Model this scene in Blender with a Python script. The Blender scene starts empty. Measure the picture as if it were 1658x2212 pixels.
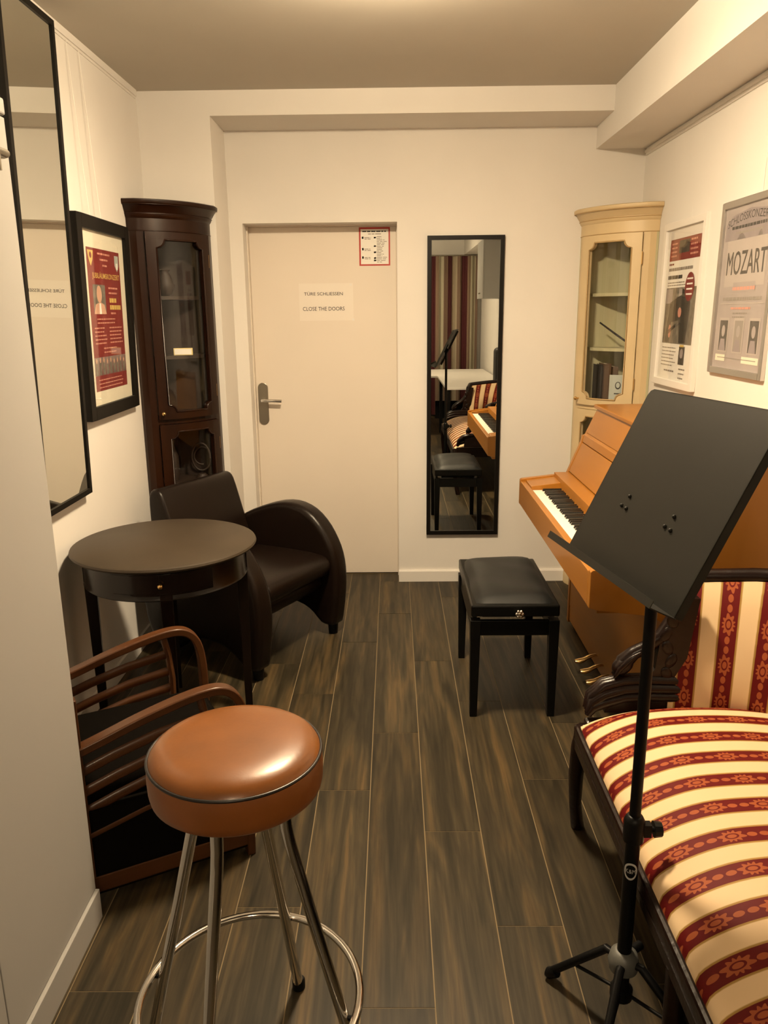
import bpy, bmesh, math, random
from mathutils import Vector, Matrix
random.seed(7)
SC = bpy.context.scene
COL = SC.collection
PI = math.pi
R = math.radians

# ------------------------------------------------------------------ camera
F_PX, CAM_H = 1690.0, 1.53
yaw, pitch, roll = R(0.75), R(14.3), 0.0105
fw = Vector((-math.sin(yaw) * math.cos(pitch), math.cos(yaw) * math.cos(pitch), -math.sin(pitch)))
r0 = Vector((math.cos(yaw), math.sin(yaw), 0))
u0 = r0.cross(fw)
rt = r0 * math.cos(roll) - u0 * math.sin(roll)
up = u0 * math.cos(roll) + r0 * math.sin(roll)
cam_d = bpy.data.cameras.new('camera')
cam_d.sensor_fit = 'VERTICAL'
cam_d.sensor_height = 24.0
cam_d.lens = 24.0 * F_PX / 2212.0
cam_d.clip_start = 0.02
cam = bpy.data.objects.new('camera', cam_d)
COL.objects.link(cam)
mw = Matrix.Identity(4)
for i in range(3):
    mw[i][0], mw[i][1], mw[i][2] = rt[i], up[i], -fw[i]
mw[2][3] = CAM_H
cam.matrix_world = mw
SC.camera = cam

# ------------------------------------------------------------------ light, world, exposure
SC.view_settings.view_transform = 'Standard'
SC.view_settings.look = 'None'
SC.view_settings.gamma = 1.0
SC.view_settings.use_curve_mapping = False
SC.view_settings.exposure = 0.0
world = bpy.data.worlds.new('world')
world.use_nodes = True
world.node_tree.nodes['Background'].inputs[0].default_value = (0.02, 0.02, 0.025, 1)
world.node_tree.nodes['Background'].inputs[1].default_value = 0.3
SC.world = world
LAMP_COLOR = (1.0, 0.785, 0.515)
LAMPS = [((0.0, 2.48), 182.0), ((0.0, -1.7), 75.0)]   # ceiling lamps: x, y, watts

# ------------------------------------------------------------------ helpers
class MB:
    """collects shapes; build() links them as one mesh object"""
    def __init__(s):
        s.v, s.f, s.m = [], [], []
        s.k = 0
        s.attr = None
    def add(s, vs, fs, k=None):
        o = len(s.v)
        s.v += [tuple(p) for p in vs]
        for f in fs:
            s.f.append(tuple(i + o for i in f)); s.m.append(s.k if k is None else k)
        return s
    def box(s, x0, x1, y0, y1, z0, z1, k=None):
        vs = [(x, y, z) for z in (z0, z1) for y in (y0, y1) for x in (x0, x1)]
        return s.add(vs, [(0, 2, 3, 1), (4, 5, 7, 6), (0, 1, 5, 4), (2, 6, 7, 3), (0, 4, 6, 2), (1, 3, 7, 5)], k)
    def rbox(s, x0, x1, y0, y1, z0, z1, r=0.005, seg=2, k=None, mat=None):
        bm = bmesh.new()
        bmesh.ops.create_cube(bm, size=1.0)
        for v in bm.verts:
            v.co = Vector(((x0 + x1) / 2 + v.co.x * (x1 - x0), (y0 + y1) / 2 + v.co.y * (y1 - y0), (z0 + z1) / 2 + v.co.z * (z1 - z0)))
        r = min(r, 0.49 * min(abs(x1 - x0), abs(y1 - y0), abs(z1 - z0)))
        bmesh.ops.bevel(bm, geom=list(bm.edges), offset=r, segments=seg, profile=0.5, affect='EDGES')
        if mat is not None: bmesh.ops.transform(bm, matrix=mat, verts=bm.verts)
        bm.verts.index_update()
        s.add([v.co[:] for v in bm.verts], [[v.index for v in f.verts] for f in bm.faces], k)
        bm.free(); return s
    def cyl(s, p0, p1, ra, rb=None, n=16, k=None):
        return s.tube([p0, p1], [ra, ra if rb is None else rb], n, k=k)
    def tube(s, path, rad, n=12, closed=False, k=None, cap=True, flat=1.0, upv=None):
        P = [Vector(p) for p in path]; m = len(P)
        if not hasattr(rad, '__len__'): rad = [rad] * m
        T = []
        for i in range(m):
            if closed: t = P[(i + 1) % m] - P[i - 1]
            else: t = P[min(i + 1, m - 1)] - P[max(i - 1, 0)]
            T.append(t.normalized())
        a = Vector(upv) if upv else (Vector((0, 0, 1)) if abs(T[0].z) < 0.9 else Vector((1, 0, 0)))
        N = (a - T[0] * a.dot(T[0])).normalized()
        vs = []
        for i in range(m):
            if upv:
                N = (a - T[i] * a.dot(T[i])).normalized()
            else:
                N = (N - T[i] * N.dot(T[i])).normalized()
            B = T[i].cross(N)
            for j in range(n):
                an = 2 * PI * j / n
                vs.append(P[i] + (N * math.cos(an) * flat + B * math.sin(an)) * rad[i])
        fs = []
        for i in range(m if closed else m - 1):
            for j in range(n):
                a0, b0 = i * n + j, i * n + (j + 1) % n
                i2 = (i + 1) % m
                fs.append((a0, b0, i2 * n + (j + 1) % n, i2 * n + j))
        if not closed and cap:
            fs.append(tuple(range(n - 1, -1, -1))); fs.append(tuple((m - 1) * n + j for j in range(n)))
        return s.add(vs, fs, k)
    def lathe(s, prof, n=32, c=(0, 0, 0), k=None):
        vs, fs = [], []
        m = len(prof)
        for (r, z) in prof:
            for j in range(n):
                an = 2 * PI * j / n
                vs.append((c[0] + r * math.cos(an), c[1] + r * math.sin(an), c[2] + z))
        for i in range(m - 1):
            for j in range(n):
                fs.append((i * n + j, i * n + (j + 1) % n, (i + 1) * n + (j + 1) % n, (i + 1) * n + j))
        if prof[0][0] > 1e-6: fs.append(tuple(range(n - 1, -1, -1)))
        if prof[-1][0] > 1e-6: fs.append(tuple((m - 1) * n + j for j in range(n)))
        return s.add(vs, fs, k)
    def prism(s, poly, axis, a, b, k=None):
        """poly in the two other axes (x,z for axis y; y,z for axis x; x,y for axis z)"""
        def mk(p, q):
            return {'x': (q, p[0], p[1]), 'y': (p[0], q, p[1]), 'z': (p[0], p[1], q)}[axis]
        n = len(poly)
        vs = [mk(p, a) for p in poly] + [mk(p, b) for p in poly]
        fs = [tuple(range(n)), tuple(range(2 * n - 1, n - 1, -1))]
        for i in range(n):
            j = (i + 1) % n
            fs.append((i, n + i, n + j, j))
        return s.add(vs, fs, k)
    def grid(s, fn, nu, nv, k=None, wrap=False):
        vs = [fn(i / nu, j / nv) for i in range(nu + 1) for j in range(nv + 1)]
        w = nv + 1
        fs = [(i * w + j, (i + 1) * w + j, (i + 1) * w + j + 1, i * w + j + 1) for i in range(nu) for j in range(nv)]
        return s.add(vs, fs, k)
    def ball(s, c, rx, ry=None, rz=None, n=14, m=8, k=None, mat=None):
        ry = rx if ry is None else ry; rz = rx if rz is None else rz
        vs, fs = [], []
        for i in range(m + 1):
            ph = -PI / 2 + PI * i / m
            for j in range(n):
                th = 2 * PI * j / n
                p = Vector((rx * math.cos(ph) * math.cos(th), ry * math.cos(ph) * math.sin(th), rz * math.sin(ph)))
                if mat is not None: p = mat @ p
                vs.append(p + Vector(c))
        for i in range(m):
            for j in range(n):
                fs.append((i * n + j, i * n + (j + 1) % n, (i + 1) * n + (j + 1) % n, (i + 1) * n + j))
        return s.add(vs, fs, k)
    def build(s, name, mats, parent=None, smooth=None, bevel=None, loc=None, seg=2):
        me = bpy.data.meshes.new(name)
        me.from_pydata(s.v, [], s.f)
        if not isinstance(mats, (list, tuple)): mats = [mats]
        for m in mats: me.materials.append(m)
        bm = bmesh.new(); bm.from_mesh(me)
        for f, k in zip(bm.faces, s.m): f.material_index = min(k, len(mats) - 1)
        if s.attr is None:
            bmesh.ops.remove_doubles(bm, verts=bm.verts, dist=1e-6)
            bmesh.ops.recalc_face_normals(bm, faces=bm.faces)
        bm.to_mesh(me); bm.free()
        if s.attr is not None:
            for nm, vals in s.attr.items():
                at_ = me.attributes.new(nm, 'FLOAT', 'POINT')
                at_.data.foreach_set('value', vals)
        if smooth:
            me.polygons.foreach_set('use_smooth', [True] * len(me.polygons))
            me.set_sharp_from_angle(angle=R(smooth))
        o = bpy.data.objects.new(name, me)
        COL.objects.link(o)
        if parent is not None: o.parent = parent
        if loc: o.location = loc
        if bevel:
            b = o.modifiers.new('bevel', 'BEVEL'); b.width = bevel; b.segments = seg; b.limit_method = 'ANGLE'; b.angle_limit = R(40)
        return o

def tag(o, label=None, cat=None, group=None, kind=None):
    if label: o['label'] = label
    if cat: o['category'] = cat
    if group: o['group'] = group
    if kind: o['kind'] = kind
    return o

def thing(name, label, cat, loc=(0, 0, 0), rz=0.0, group=None):
    o = bpy.data.objects.new(name, None)
    o.empty_display_size = 0.05
    COL.objects.link(o)
    o.location = loc; o.rotation_euler = (0, 0, rz)
    return tag(o, label, cat, group)

def struct(mb, name, m, parent=None, smooth=None, bevel=None):
    o = mb.build(name, m, parent, smooth, bevel)
    if parent is None: o['kind'] = 'structure'
    return o

def text_geo(body, size=1.0, align='CENTER', bold=0.0):
    cu = bpy.data.curves.new('tmp_text', 'FONT')
    cu.body = body; cu.size = size; cu.align_x = align; cu.align_y = 'CENTER'
    cu.resolution_u = 3; cu.offset = bold
    o = bpy.data.objects.new('tmp_text', cu)
    COL.objects.link(o)
    dg = bpy.context.evaluated_depsgraph_get()
    me = bpy.data.meshes.new_from_object(o.evaluated_get(dg))
    vs = [v.co[:] for v in me.vertices]; fs = [tuple(p.vertices) for p in me.polygons]
    bpy.data.objects.remove(o); bpy.data.curves.remove(cu); bpy.data.meshes.remove(me)
    return vs, fs

class Print:
    """flat print on a sheet: blocks, ovals, lettering in sheet units (u right, v up, metres)"""
    def __init__(s, O, U, V, N):
        s.O, s.U, s.V, s.N = Vector(O), Vector(U), Vector(V), Vector(N)
        s.mb = MB()
    def p(s, u, v, l):
        return s.O + s.U * u + s.V * v + s.N * (0.0003 * l)
    def poly(s, pts, k, l=1):
        s.mb.add([s.p(a, b, l) for a, b in pts], [tuple(range(len(pts)))], k)
    def rect(s, u0, v0, u1, v1, k, l=1):
        s.poly([(u0, v0), (u1, v0), (u1, v1), (u0, v1)], k, l)
    def oval(s, cu, cv, ru, rv, k, l=1, n=20):
        s.poly([(cu + ru * math.cos(2 * PI * i / n), cv + rv * math.sin(2 * PI * i / n)) for i in range(n)], k, l)
    def text(s, body, cu, cv, h, width, k, l=2, bend=0.0, bold=0.0):
        vs, fs = text_geo(body, 1.0, bold=bold)
        xs = [a[0] for a in vs]; ys = [a[1] for a in vs]
        sx = width / (max(xs) - min(xs)); sy = h / (max(ys) - min(ys))
        xm = (max(xs) + min(xs)) / 2; ym = (max(ys) + min(ys)) / 2
        out = []
        for x, y, z in vs:
            a, b = (x - xm) * sx, (y - ym) * sy
            out.append(s.p(cu + a, cv + b + bend * (1 - (2 * a / width) ** 2), l))
        s.mb.add(out, fs, k)
    def lines(s, u0, u1, v0, n, step, h, k, l=2, rag=0.25, rnd=None):
        rnd = rnd or random
        for i in range(n):
            e = u1 - (u1 - u0) * rag * rnd.random()
            v = v0 - i * step
            u = u0
            while u < e - 0.002:           # word-like dashes of an illegible line
                w = min(e - u, (0.010 + 0.022 * rnd.random()))
                s.rect(u, v - h / 2, u + w, v + h / 2, k, l)
                u += w + 0.004
    def build(s, name, mats, parent):
        return s.mb.build(name, mats, parent)

# ------------------------------------------------------------------ materials
def new_mat(name):
    m = bpy.data.materials.new(name); m.use_nodes = True
    nt = m.node_tree
    b = nt.nodes['Principled BSDF']
    return m, nt, b

def mat(name, c, rough=0.6, metal=0.0, var=0.0, vscale=6.0, bump=0.0, bscale=60.0, stretch=(1, 1, 1), coat=0.0, spec=None, sheen=0.0, c2=None):
    m, nt, b = new_mat(name)
    b.inputs['Base Color'].default_value = (*c, 1)
    b.inputs['Roughness'].default_value = rough
    b.inputs['Metallic'].default_value = metal
    if spec is not None: b.inputs['Specular IOR Level'].default_value = spec
    if coat: b.inputs['Coat Weight'].default_value = coat; b.inputs['Coat Roughness'].default_value = 0.15
    if sheen: b.inputs['Sheen Weight'].default_value = sheen
    if var or bump or c2:
        tc = nt.nodes.new('ShaderNodeTexCoord'); mp = nt.nodes.new('ShaderNodeMapping')
        mp.inputs['Scale'].default_value = stretch
        nt.links.new(tc.outputs['Object'], mp.inputs['Vector'])
    if var or c2:
        nz = nt.nodes.new('ShaderNodeTexNoise'); nz.inputs['Scale'].default_value = vscale; nz.inputs['Detail'].default_value = 5
        nt.links.new(mp.outputs[0], nz.inputs['Vector'])
        cr = nt.nodes.new('ShaderNodeValToRGB')
        cr.color_ramp.elements[0].position = 0.3; cr.color_ramp.elements[1].position = 0.7
        if c2:
            cr.color_ramp.elements[0].color = (*c, 1); cr.color_ramp.elements[1].color = (*c2, 1)
        else:
            cr.color_ramp.elements[0].color = (*[x * (1 - var) for x in c], 1)
            cr.color_ramp.elements[1].color = (*[min(1, x * (1 + var)) for x in c], 1)
        nt.links.new(nz.outputs['Fac'], cr.inputs['Fac']); nt.links.new(cr.outputs[0], b.inputs['Base Color'])
    if bump:
        n2 = nt.nodes.new('ShaderNodeTexNoise'); n2.inputs['Scale'].default_value = bscale; n2.inputs['Detail'].default_value = 4
        nt.links.new(mp.outputs[0], n2.inputs['Vector'])
        bp = nt.nodes.new('ShaderNodeBump'); bp.inputs['Strength'].default_value = bump; bp.inputs['Distance'].default_value = 0.004
        nt.links.new(n2.outputs['Fac'], bp.inputs['Height']); nt.links.new(bp.outputs[0], b.inputs['Normal'])
    return m

def glass_mat(name, tint=(1, 1, 1), refl=1.0):
    m = bpy.data.materials.new(name); m.use_nodes = True
    nt = m.node_tree; nt.nodes.clear()
    out = nt.nodes.new('ShaderNodeOutputMaterial'); mx = nt.nodes.new('ShaderNodeMixShader')
    lw = nt.nodes.new('ShaderNodeLayerWeight'); lw.inputs['Blend'].default_value = 0.5
    pw = nt.nodes.new('ShaderNodeMath'); pw.operation = 'POWER'; pw.inputs[1].default_value = 4.0
    fr = nt.nodes.new('ShaderNodeMapRange'); fr.inputs['To Min'].default_value = 0.025 * refl; fr.inputs['To Max'].default_value = 0.55
    nt.links.new(lw.outputs['Facing'], pw.inputs[0]); nt.links.new(pw.outputs[0], fr.inputs['Value'])
    tr = nt.nodes.new('ShaderNodeBsdfTransparent'); tr.inputs[0].default_value = (*tint, 1)
    gl = nt.nodes.new('ShaderNodeBsdfGlossy'); gl.inputs['Roughness'].default_value = 0.03
    nt.links.new(fr.outputs[0], mx.inputs[0]); nt.links.new(tr.outputs[0], mx.inputs[1]); nt.links.new(gl.outputs[0], mx.inputs[2])
    nt.links.new(mx.outputs[0], out.inputs[0])
    return m

def plank_mat():
    m, nt, b = new_mat('grey_brown_oak_plank')
    N = nt.nodes; L = nt.links
    tc = N.new('ShaderNodeTexCoord'); oi = N.new('ShaderNodeObjectInfo')
    mul = N.new('ShaderNodeMath'); mul.operation = 'MULTIPLY'; mul.inputs[1].default_value = 37.0
    L.new(oi.outputs['Random'], mul.inputs[0])
    cmb = N.new('ShaderNodeCombineXYZ'); L.new(mul.outputs[0], cmb.inputs[0]); L.new(mul.outputs[0], cmb.inputs[1])
    add = N.new('ShaderNodeVectorMath'); add.operation = 'ADD'
    L.new(tc.outputs['Object'], add.inputs[0]); L.new(cmb.outputs[0], add.inputs[1])
    mp = N.new('ShaderNodeMapping'); mp.inputs['Scale'].default_value = (1, 0.07, 1); L.new(add.outputs[0], mp.inputs['Vector'])
    # broad streaks along the plank
    n1 = N.new('ShaderNodeTexNoise'); n1.inputs['Scale'].default_value = 19; n1.inputs['Detail'].default_value = 7; n1.inputs['Distortion'].default_value = 1.1
    L.new(mp.outputs[0], n1.inputs['Vector'])
    # fine grain
    mp2 = N.new('ShaderNodeMapping'); mp2.inputs['Scale'].default_value = (1, 0.05, 1); L.new(add.outputs[0], mp2.inputs['Vector'])
    n2 = N.new('ShaderNodeTexNoise'); n2.inputs['Scale'].default_value = 95; n2.inputs['Detail'].default_value = 5
    L.new(mp2.outputs[0], n2.inputs['Vector'])
    cr = N.new('ShaderNodeValToRGB'); e = cr.color_ramp.elements
    e[0].position = 0.36; e[0].color = (0.019, 0.0150, 0.0080, 1)
    e[1].position = 0.74; e[1].color = (0.085, 0.055, 0.023, 1)
    e2 = cr.color_ramp.elements.new(0.52); e2.color = (0.038, 0.029, 0.0155, 1)
    L.new(n1.outputs['Fac'], cr.inputs['Fac'])
    c2 = N.new('ShaderNodeValToRGB'); c2.color_ramp.elements[0].position = 0.35; c2.color_ramp.elements[0].color = (0.72, 0.72, 0.72, 1)
    c2.color_ramp.elements[1].position = 0.7; c2.color_ramp.elements[1].color = (1.3, 1.28, 1.25, 1)
    L.new(n2.outputs['Fac'], c2.inputs['Fac'])
    mx = N.new('ShaderNodeMix'); mx.data_type = 'RGBA'; mx.blend_type = 'MULTIPLY'; mx.inputs['Factor'].default_value = 1.0
    L.new(cr.outputs[0], mx.inputs['A']); L.new(c2.outputs[0], mx.inputs['B'])
    rr = N.new('ShaderNodeMapRange'); rr.inputs['To Min'].default_value = 0.82; rr.inputs['To Max'].default_value = 1.2
    L.new(oi.outputs['Random'], rr.inputs['Value'])
    sc = N.new('ShaderNodeVectorMath'); sc.operation = 'SCALE'
    L.new(mx.outputs['Result'], sc.inputs[0]); L.new(rr.outputs[0], sc.inputs['Scale'])
    L.new(sc.outputs[0], b.inputs['Base Color'])
    b.inputs['Roughness'].default_value = 0.45
    b.inputs['Specular IOR Level'].default_value = 0.22
    bp = N.new('ShaderNodeBump'); bp.inputs['Strength'].default_value = 0.12; bp.inputs['Distance'].default_value = 0.002
    L.new(n2.outputs['Fac'], bp.inputs['Height']); L.new(bp.outputs[0], b.inputs['Normal'])
    return m

def wood_mat(name, ca, cb, rough=0.4, scale=10, along='z', coat=0.2, spec=0.3):
    st = {'x': (0.12, 1, 1), 'y': (1, 0.12, 1), 'z': (1, 1, 0.12)}[along]
    return mat(name, ca, rough, c2=cb, vscale=scale, stretch=st, coat=coat, spec=spec, bump=0.03, bscale=scale * 8)

def stripe_mat():
    """cream and wine-red striped damask; 'stripe' and 'along' are stored on the mesh in metres"""
    m, nt, b = new_mat('cream_and_red_striped_damask')
    N = nt.nodes; L = nt.links
    a1 = N.new('ShaderNodeAttribute'); a1.attribute_name = 'stripe'
    a2 = N.new('ShaderNodeAttribute'); a2.attribute_name = 'along'
    def mth(op, a, c=None):
        n = N.new('ShaderNodeMath'); n.operation = op
        for i, x in enumerate((a, c)):
            if x is None: continue
            if isinstance(x, (int, float)): n.inputs[i].default_value = x
            else: L.new(x, n.inputs[i])
        return n.outputs[0]
    ph = mth('FRACT', mth('DIVIDE', a1.outputs['Fac'], 0.095))
    cr = N.new('ShaderNodeValToRGB'); cr.color_ramp.interpolation = 'LINEAR'
    E = cr.color_ramp.elements
    cream = (0.72, 0.53, 0.32, 1); gold = (0.34, 0.20, 0.05, 1); red = (0.105, 0.004, 0.004, 1)
    E[0].position = 0.0; E[0].color = red
    E[1].position = 1.0; E[1].color = red
    for p, c in ((0.225, red), (0.235, gold), (0.265, gold), (0.29, cream), (0.71, cream), (0.735, gold), (0.765, gold), (0.775, red)):
        el = E.new(p); el.color = c
    L.new(ph, cr.inputs['Fac'])
    # woven flower medallions along the red stripe
    pc = mth('SUBTRACT', mth('FRACT', mth('ADD', ph, 0.5)), 0.5)          # 0 at the red centre
    vv = mth('MULTIPLY', pc, 0.095)
    uu = mth('MULTIPLY', mth('SUBTRACT', mth('FRACT', mth('DIVIDE', a2.outputs['Fac'], 0.105)), 0.5), 0.105)
    d1 = mth('SQRT', mth('ADD', mth('POWER', mth('DIVIDE', uu, 0.026), 2.0), mth('POWER', mth('DIVIDE', vv, 0.015), 2.0)))
    ua = mth('SUBTRACT', mth('ABSOLUTE', uu), 0.040)
    d2 = mth('SQRT', mth('ADD', mth('POWER', mth('DIVIDE', ua, 0.010), 2.0), mth('POWER', mth('DIVIDE', vv, 0.0065), 2.0)))
    ang = mth('ARCTAN2', vv, uu)
    pet = mth('MULTIPLY', mth('SINE', mth('MULTIPLY', ang, 10.0)), 0.18)
    f1 = mth('LESS_THAN', mth('ADD', d1, pet), 0.95)
    hole = mth('GREATER_THAN', mth('ABSOLUTE', mth('SUBTRACT', d1, 0.45)), 0.09)
    f2 = mth('LESS_THAN', d2, 1.0)
    fm = mth('MAXIMUM', mth('MULTIPLY', f1, hole), f2)
    fm = mth('MULTIPLY', fm, mth('LESS_THAN', mth('ABSOLUTE', pc), 0.215))
    mx = N.new('ShaderNodeMix'); mx.data_type = 'RGBA'
    L.new(mth('MULTIPLY', fm, 0.8), mx.inputs['Factor']); L.new(cr.outputs[0], mx.inputs['A'])
    mx.inputs['B'].default_value = (0.36, 0.095, 0.03, 1)
    L.new(mx.outputs['Result'], b.inputs['Base Color'])
    b.inputs['Roughness'].default_value = 0.55
    b.inputs['Specular IOR Level'].default_value = 0.15
    return m

def curtain_mat():
    m, nt, b = new_mat('striped_curtain_cloth')
    N = nt.nodes; L = nt.links
    a1 = N.new('ShaderNodeAttribute'); a1.attribute_name = 'stripe'
    d = N.new('ShaderNodeMath'); d.operation = 'DIVIDE'; d.inputs[1].default_value = 0.46; L.new(a1.outputs['Fac'], d.inputs[0])
    fr = N.new('ShaderNodeMath'); fr.operation = 'FRACT'; L.new(d.outputs[0], fr.inputs[0])
    cr = N.new('ShaderNodeValToRGB'); cr.color_ramp.interpolation = 'CONSTANT'
    E = cr.color_ramp.elements
    cols = [(0.0, (0.34, 0.28, 0.20)), (0.16, (0.20, 0.13, 0.09)), (0.30, (0.075, 0.010, 0.012)), (0.48, (0.22, 0.15, 0.10)), (0.58, (0.42, 0.38, 0.28)), (0.74, (0.16, 0.10, 0.07)), (0.86, (0.06, 0.008, 0.010))]
    E[0].position = 0.0; E[0].color = (*cols[0][1], 1); E[1].position = cols[1][0]; E[1].color = (*cols[1][1], 1)
    for p, c in cols[2:]:
        el = E.new(p); el.color = (*c, 1)
    L.new(fr.outputs[0], cr.inputs['Fac']); L.new(cr.outputs[0], b.inputs['Base Color'])
    b.inputs['Roughness'].default_value = 0.8
    return m

M = {}
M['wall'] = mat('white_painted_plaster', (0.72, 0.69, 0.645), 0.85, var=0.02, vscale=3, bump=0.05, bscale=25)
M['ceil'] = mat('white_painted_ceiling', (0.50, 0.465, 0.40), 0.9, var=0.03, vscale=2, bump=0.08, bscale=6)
M['white'] = mat('white_lacquer', (0.74, 0.71, 0.665), 0.4, var=0.01)
M['doorw'] = mat('cream_painted_door', (0.72, 0.65, 0.565), 0.6, var=0.02, vscale=2)
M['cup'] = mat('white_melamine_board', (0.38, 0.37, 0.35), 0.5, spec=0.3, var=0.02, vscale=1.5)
M['plank'] = plank_mat()
M['joint'] = mat('light_floor_joint', (0.19, 0.14, 0.075), 0.9)
M['black'] = mat('black_lacquered_wood', (0.004, 0.004, 0.0035), 0.32, spec=0.18)
M['blackframe'] = mat('black_stained_frame', (0.005, 0.004, 0.003), 0.45, spec=0.15)
M['mirror'] = mat('mirror_glass', (0.86, 0.88, 0.84), 0.0, 1.0)
M['glass'] = glass_mat('clear_cabinet_glass')
M['pglass'] = glass_mat('poster_glass', refl=0.7)
M['leather'] = mat('dark_brown_leather', (0.0075, 0.0042, 0.0028), 0.33, bump=0.10, bscale=140, spec=0.22)
M['tabletop'] = mat('matt_dark_table_top', (0.034, 0.024, 0.014), 0.5, spec=0.3, var=0.15, vscale=5)
M['tablewood'] = mat('black_brown_varnished_wood', (0.006, 0.003, 0.002), 0.25, spec=0.25, coat=0.1)
M['brass'] = mat('worn_brass', (0.62, 0.40, 0.16), 0.28, 1.0)
M['chrome'] = mat('polished_chrome', (0.75, 0.73, 0.70), 0.10, 1.0)
M['steel'] = mat('brushed_dark_steel', (0.30, 0.27, 0.22), 0.35, 1.0)
M['silver'] = mat('brushed_silver_frame', (0.62, 0.60, 0.58), 0.32, 1.0, bump=0.02, bscale=90)
M['bentwood'] = wood_mat('brown_bent_beech', (0.050, 0.018, 0.006), (0.085, 0.031, 0.010), 0.36, 14, 'x', 0.1)
M['seatblack'] = mat('black_chair_upholstery', (0.004, 0.0032, 0.0025), 0.9, spec=0.02, bump=0.1, bscale=200)
M['tan'] = mat('tan_leather', (0.205, 0.068, 0.011), 0.33, var=0.14, vscale=9, bump=0.04, bscale=120, coat=0.15)
M['tanside'] = mat('tan_leather_side', (0.20, 0.064, 0.012), 0.42, var=0.12, vscale=9, bump=0.06, bscale=60)
M['piping'] = mat('black_piping', (0.012, 0.009, 0.008), 0.35)
M['standblack'] = mat('black_powder_coat', (0.013, 0.0125, 0.0095), 0.48, spec=0.2)
M['standpole'] = mat('black_tube', (0.004, 0.004, 0.004), 0.4, spec=0.15)
M['plastic'] = mat('grey_plastic', (0.10, 0.10, 0.09), 0.5)
M['logo'] = mat('white_print', (0.50, 0.50, 0.48), 0.6)
M['stripe'] = stripe_mat()
M['carved'] = mat('dark_carved_mahogany', (0.008, 0.0026, 0.0016), 0.32, spec=0.25, var=0.3, vscale=20, bump=0.25, bscale=60, coat=0.08)
M['oak'] = wood_mat('honey_oak_veneer', (0.30, 0.116, 0.012), (0.36, 0.143, 0.017), 0.38, 9, 'z', 0.2)
M['oaky'] = wood_mat('honey_oak_long_grain', (0.30, 0.116, 0.012), (0.36, 0.143, 0.017), 0.38, 9, 'y', 0.2)
M['ivory'] = mat('ivory_white_key', (0.88, 0.83, 0.72), 0.25)
M['ebony'] = mat('black_key', (0.010, 0.009, 0.008), 0.25)
M['velvet'] = mat('black_velour', (0.008, 0.0085, 0.008), 0.5, spec=0.18, var=0.4, vscale=8, sheen=0.02)
M['mahog'] = wood_mat('dark_mahogany', (0.009, 0.0026, 0.0009), (0.021, 0.0065, 0.0021), 0.30, 9, 'z', 0.03, 0.22)
M['mahogin'] = mat('mahogany_cabinet_inside', (0.020, 0.0105, 0.0055), 0.6, var=0.15, vscale=6, stretch=(4, 4, 0.4))
M['cream'] = mat('aged_cream_paint', (0.58, 0.45, 0.26), 0.42, var=0.06, vscale=5)
M['creamline'] = mat('antiqued_moulding', (0.40, 0.27, 0.12), 0.5)
M['creamin'] = mat('pale_green_cabinet_inside', (0.44, 0.42, 0.26), 0.7, var=0.06, vscale=5, stretch=(6, 6, 0.3))
M['paper'] = mat('white_paper', (0.82, 0.80, 0.74), 0.8)
M['signpaper'] = mat('laminated_sign_paper', (0.76, 0.70, 0.62), 0.5)
M['mount'] = mat('cream_mount_card', (0.74, 0.70, 0.56), 0.8)
M['ink'] = mat('black_ink', (0.02, 0.018, 0.016), 0.7)
M['greyink'] = mat('grey_ink', (0.26, 0.23, 0.20), 0.8)
M['red'] = mat('wine_red_print', (0.20, 0.018, 0.016), 0.6, var=0.06, vscale=12)
M['redframe'] = mat('red_border_print', (0.42, 0.035, 0.025), 0.6)
M['pink'] = mat('pale_pink_print', (0.60, 0.27, 0.20), 0.7)
M['yellow'] = mat('yellow_print', (0.66, 0.47, 0.13), 0.7)
M['skin'] = mat('portrait_print', (0.60, 0.36, 0.25), 0.7)
M['darkp'] = mat('dark_photo_print', (0.055, 0.045, 0.035), 0.7, var=0.4, vscale=30)
M['midp'] = mat('mid_photo_print', (0.17, 0.15, 0.12), 0.7, var=0.35, vscale=35)
M['lilac3'] = mat('pale_lilac_print', (0.41, 0.36, 0.33), 0.7, var=0.05, vscale=9)
M['lilac'] = mat('lilac_grey_paper', (0.345, 0.300, 0.285), 0.7, var=0.08, vscale=9)
M['lilac2'] = mat('lilac_grey_print', (0.26, 0.22, 0.225), 0.7, var=0.1, vscale=12)
M['curtain'] = curtain_mat()
M['nylon'] = mat('clear_nylon_cord', (0.85, 0.82, 0.76), 0.2)
M['lampm'] = mat('white_lamp_metal', (0.8, 0.8, 0.78), 0.4)
M['bookb'] = mat('brown_book_cloth', (0.085, 0.045, 0.02), 0.7)
M['bookd'] = mat('black_book_cloth', (0.012, 0.010, 0.008), 0.6)
M['cardblue'] = mat('pale_blue_card', (0.42, 0.46, 0.42), 0.7)
M['cardyel'] = mat('yellow_card', (0.72, 0.60, 0.26), 0.6)
M['caseblack'] = mat('black_case_nylon', (0.007, 0.0065, 0.006), 0.6, bump=0.1, bscale=150)
def lamp_glass(w):
    m, nt, b = new_mat('lit_opal_lamp_glass')
    b.inputs['Emission Color'].default_value = (*LAMP_COLOR, 1)
    b.inputs['Emission Strength'].default_value = w / (PI * 0.0985)      # watts over the area of the globe
    return m

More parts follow.
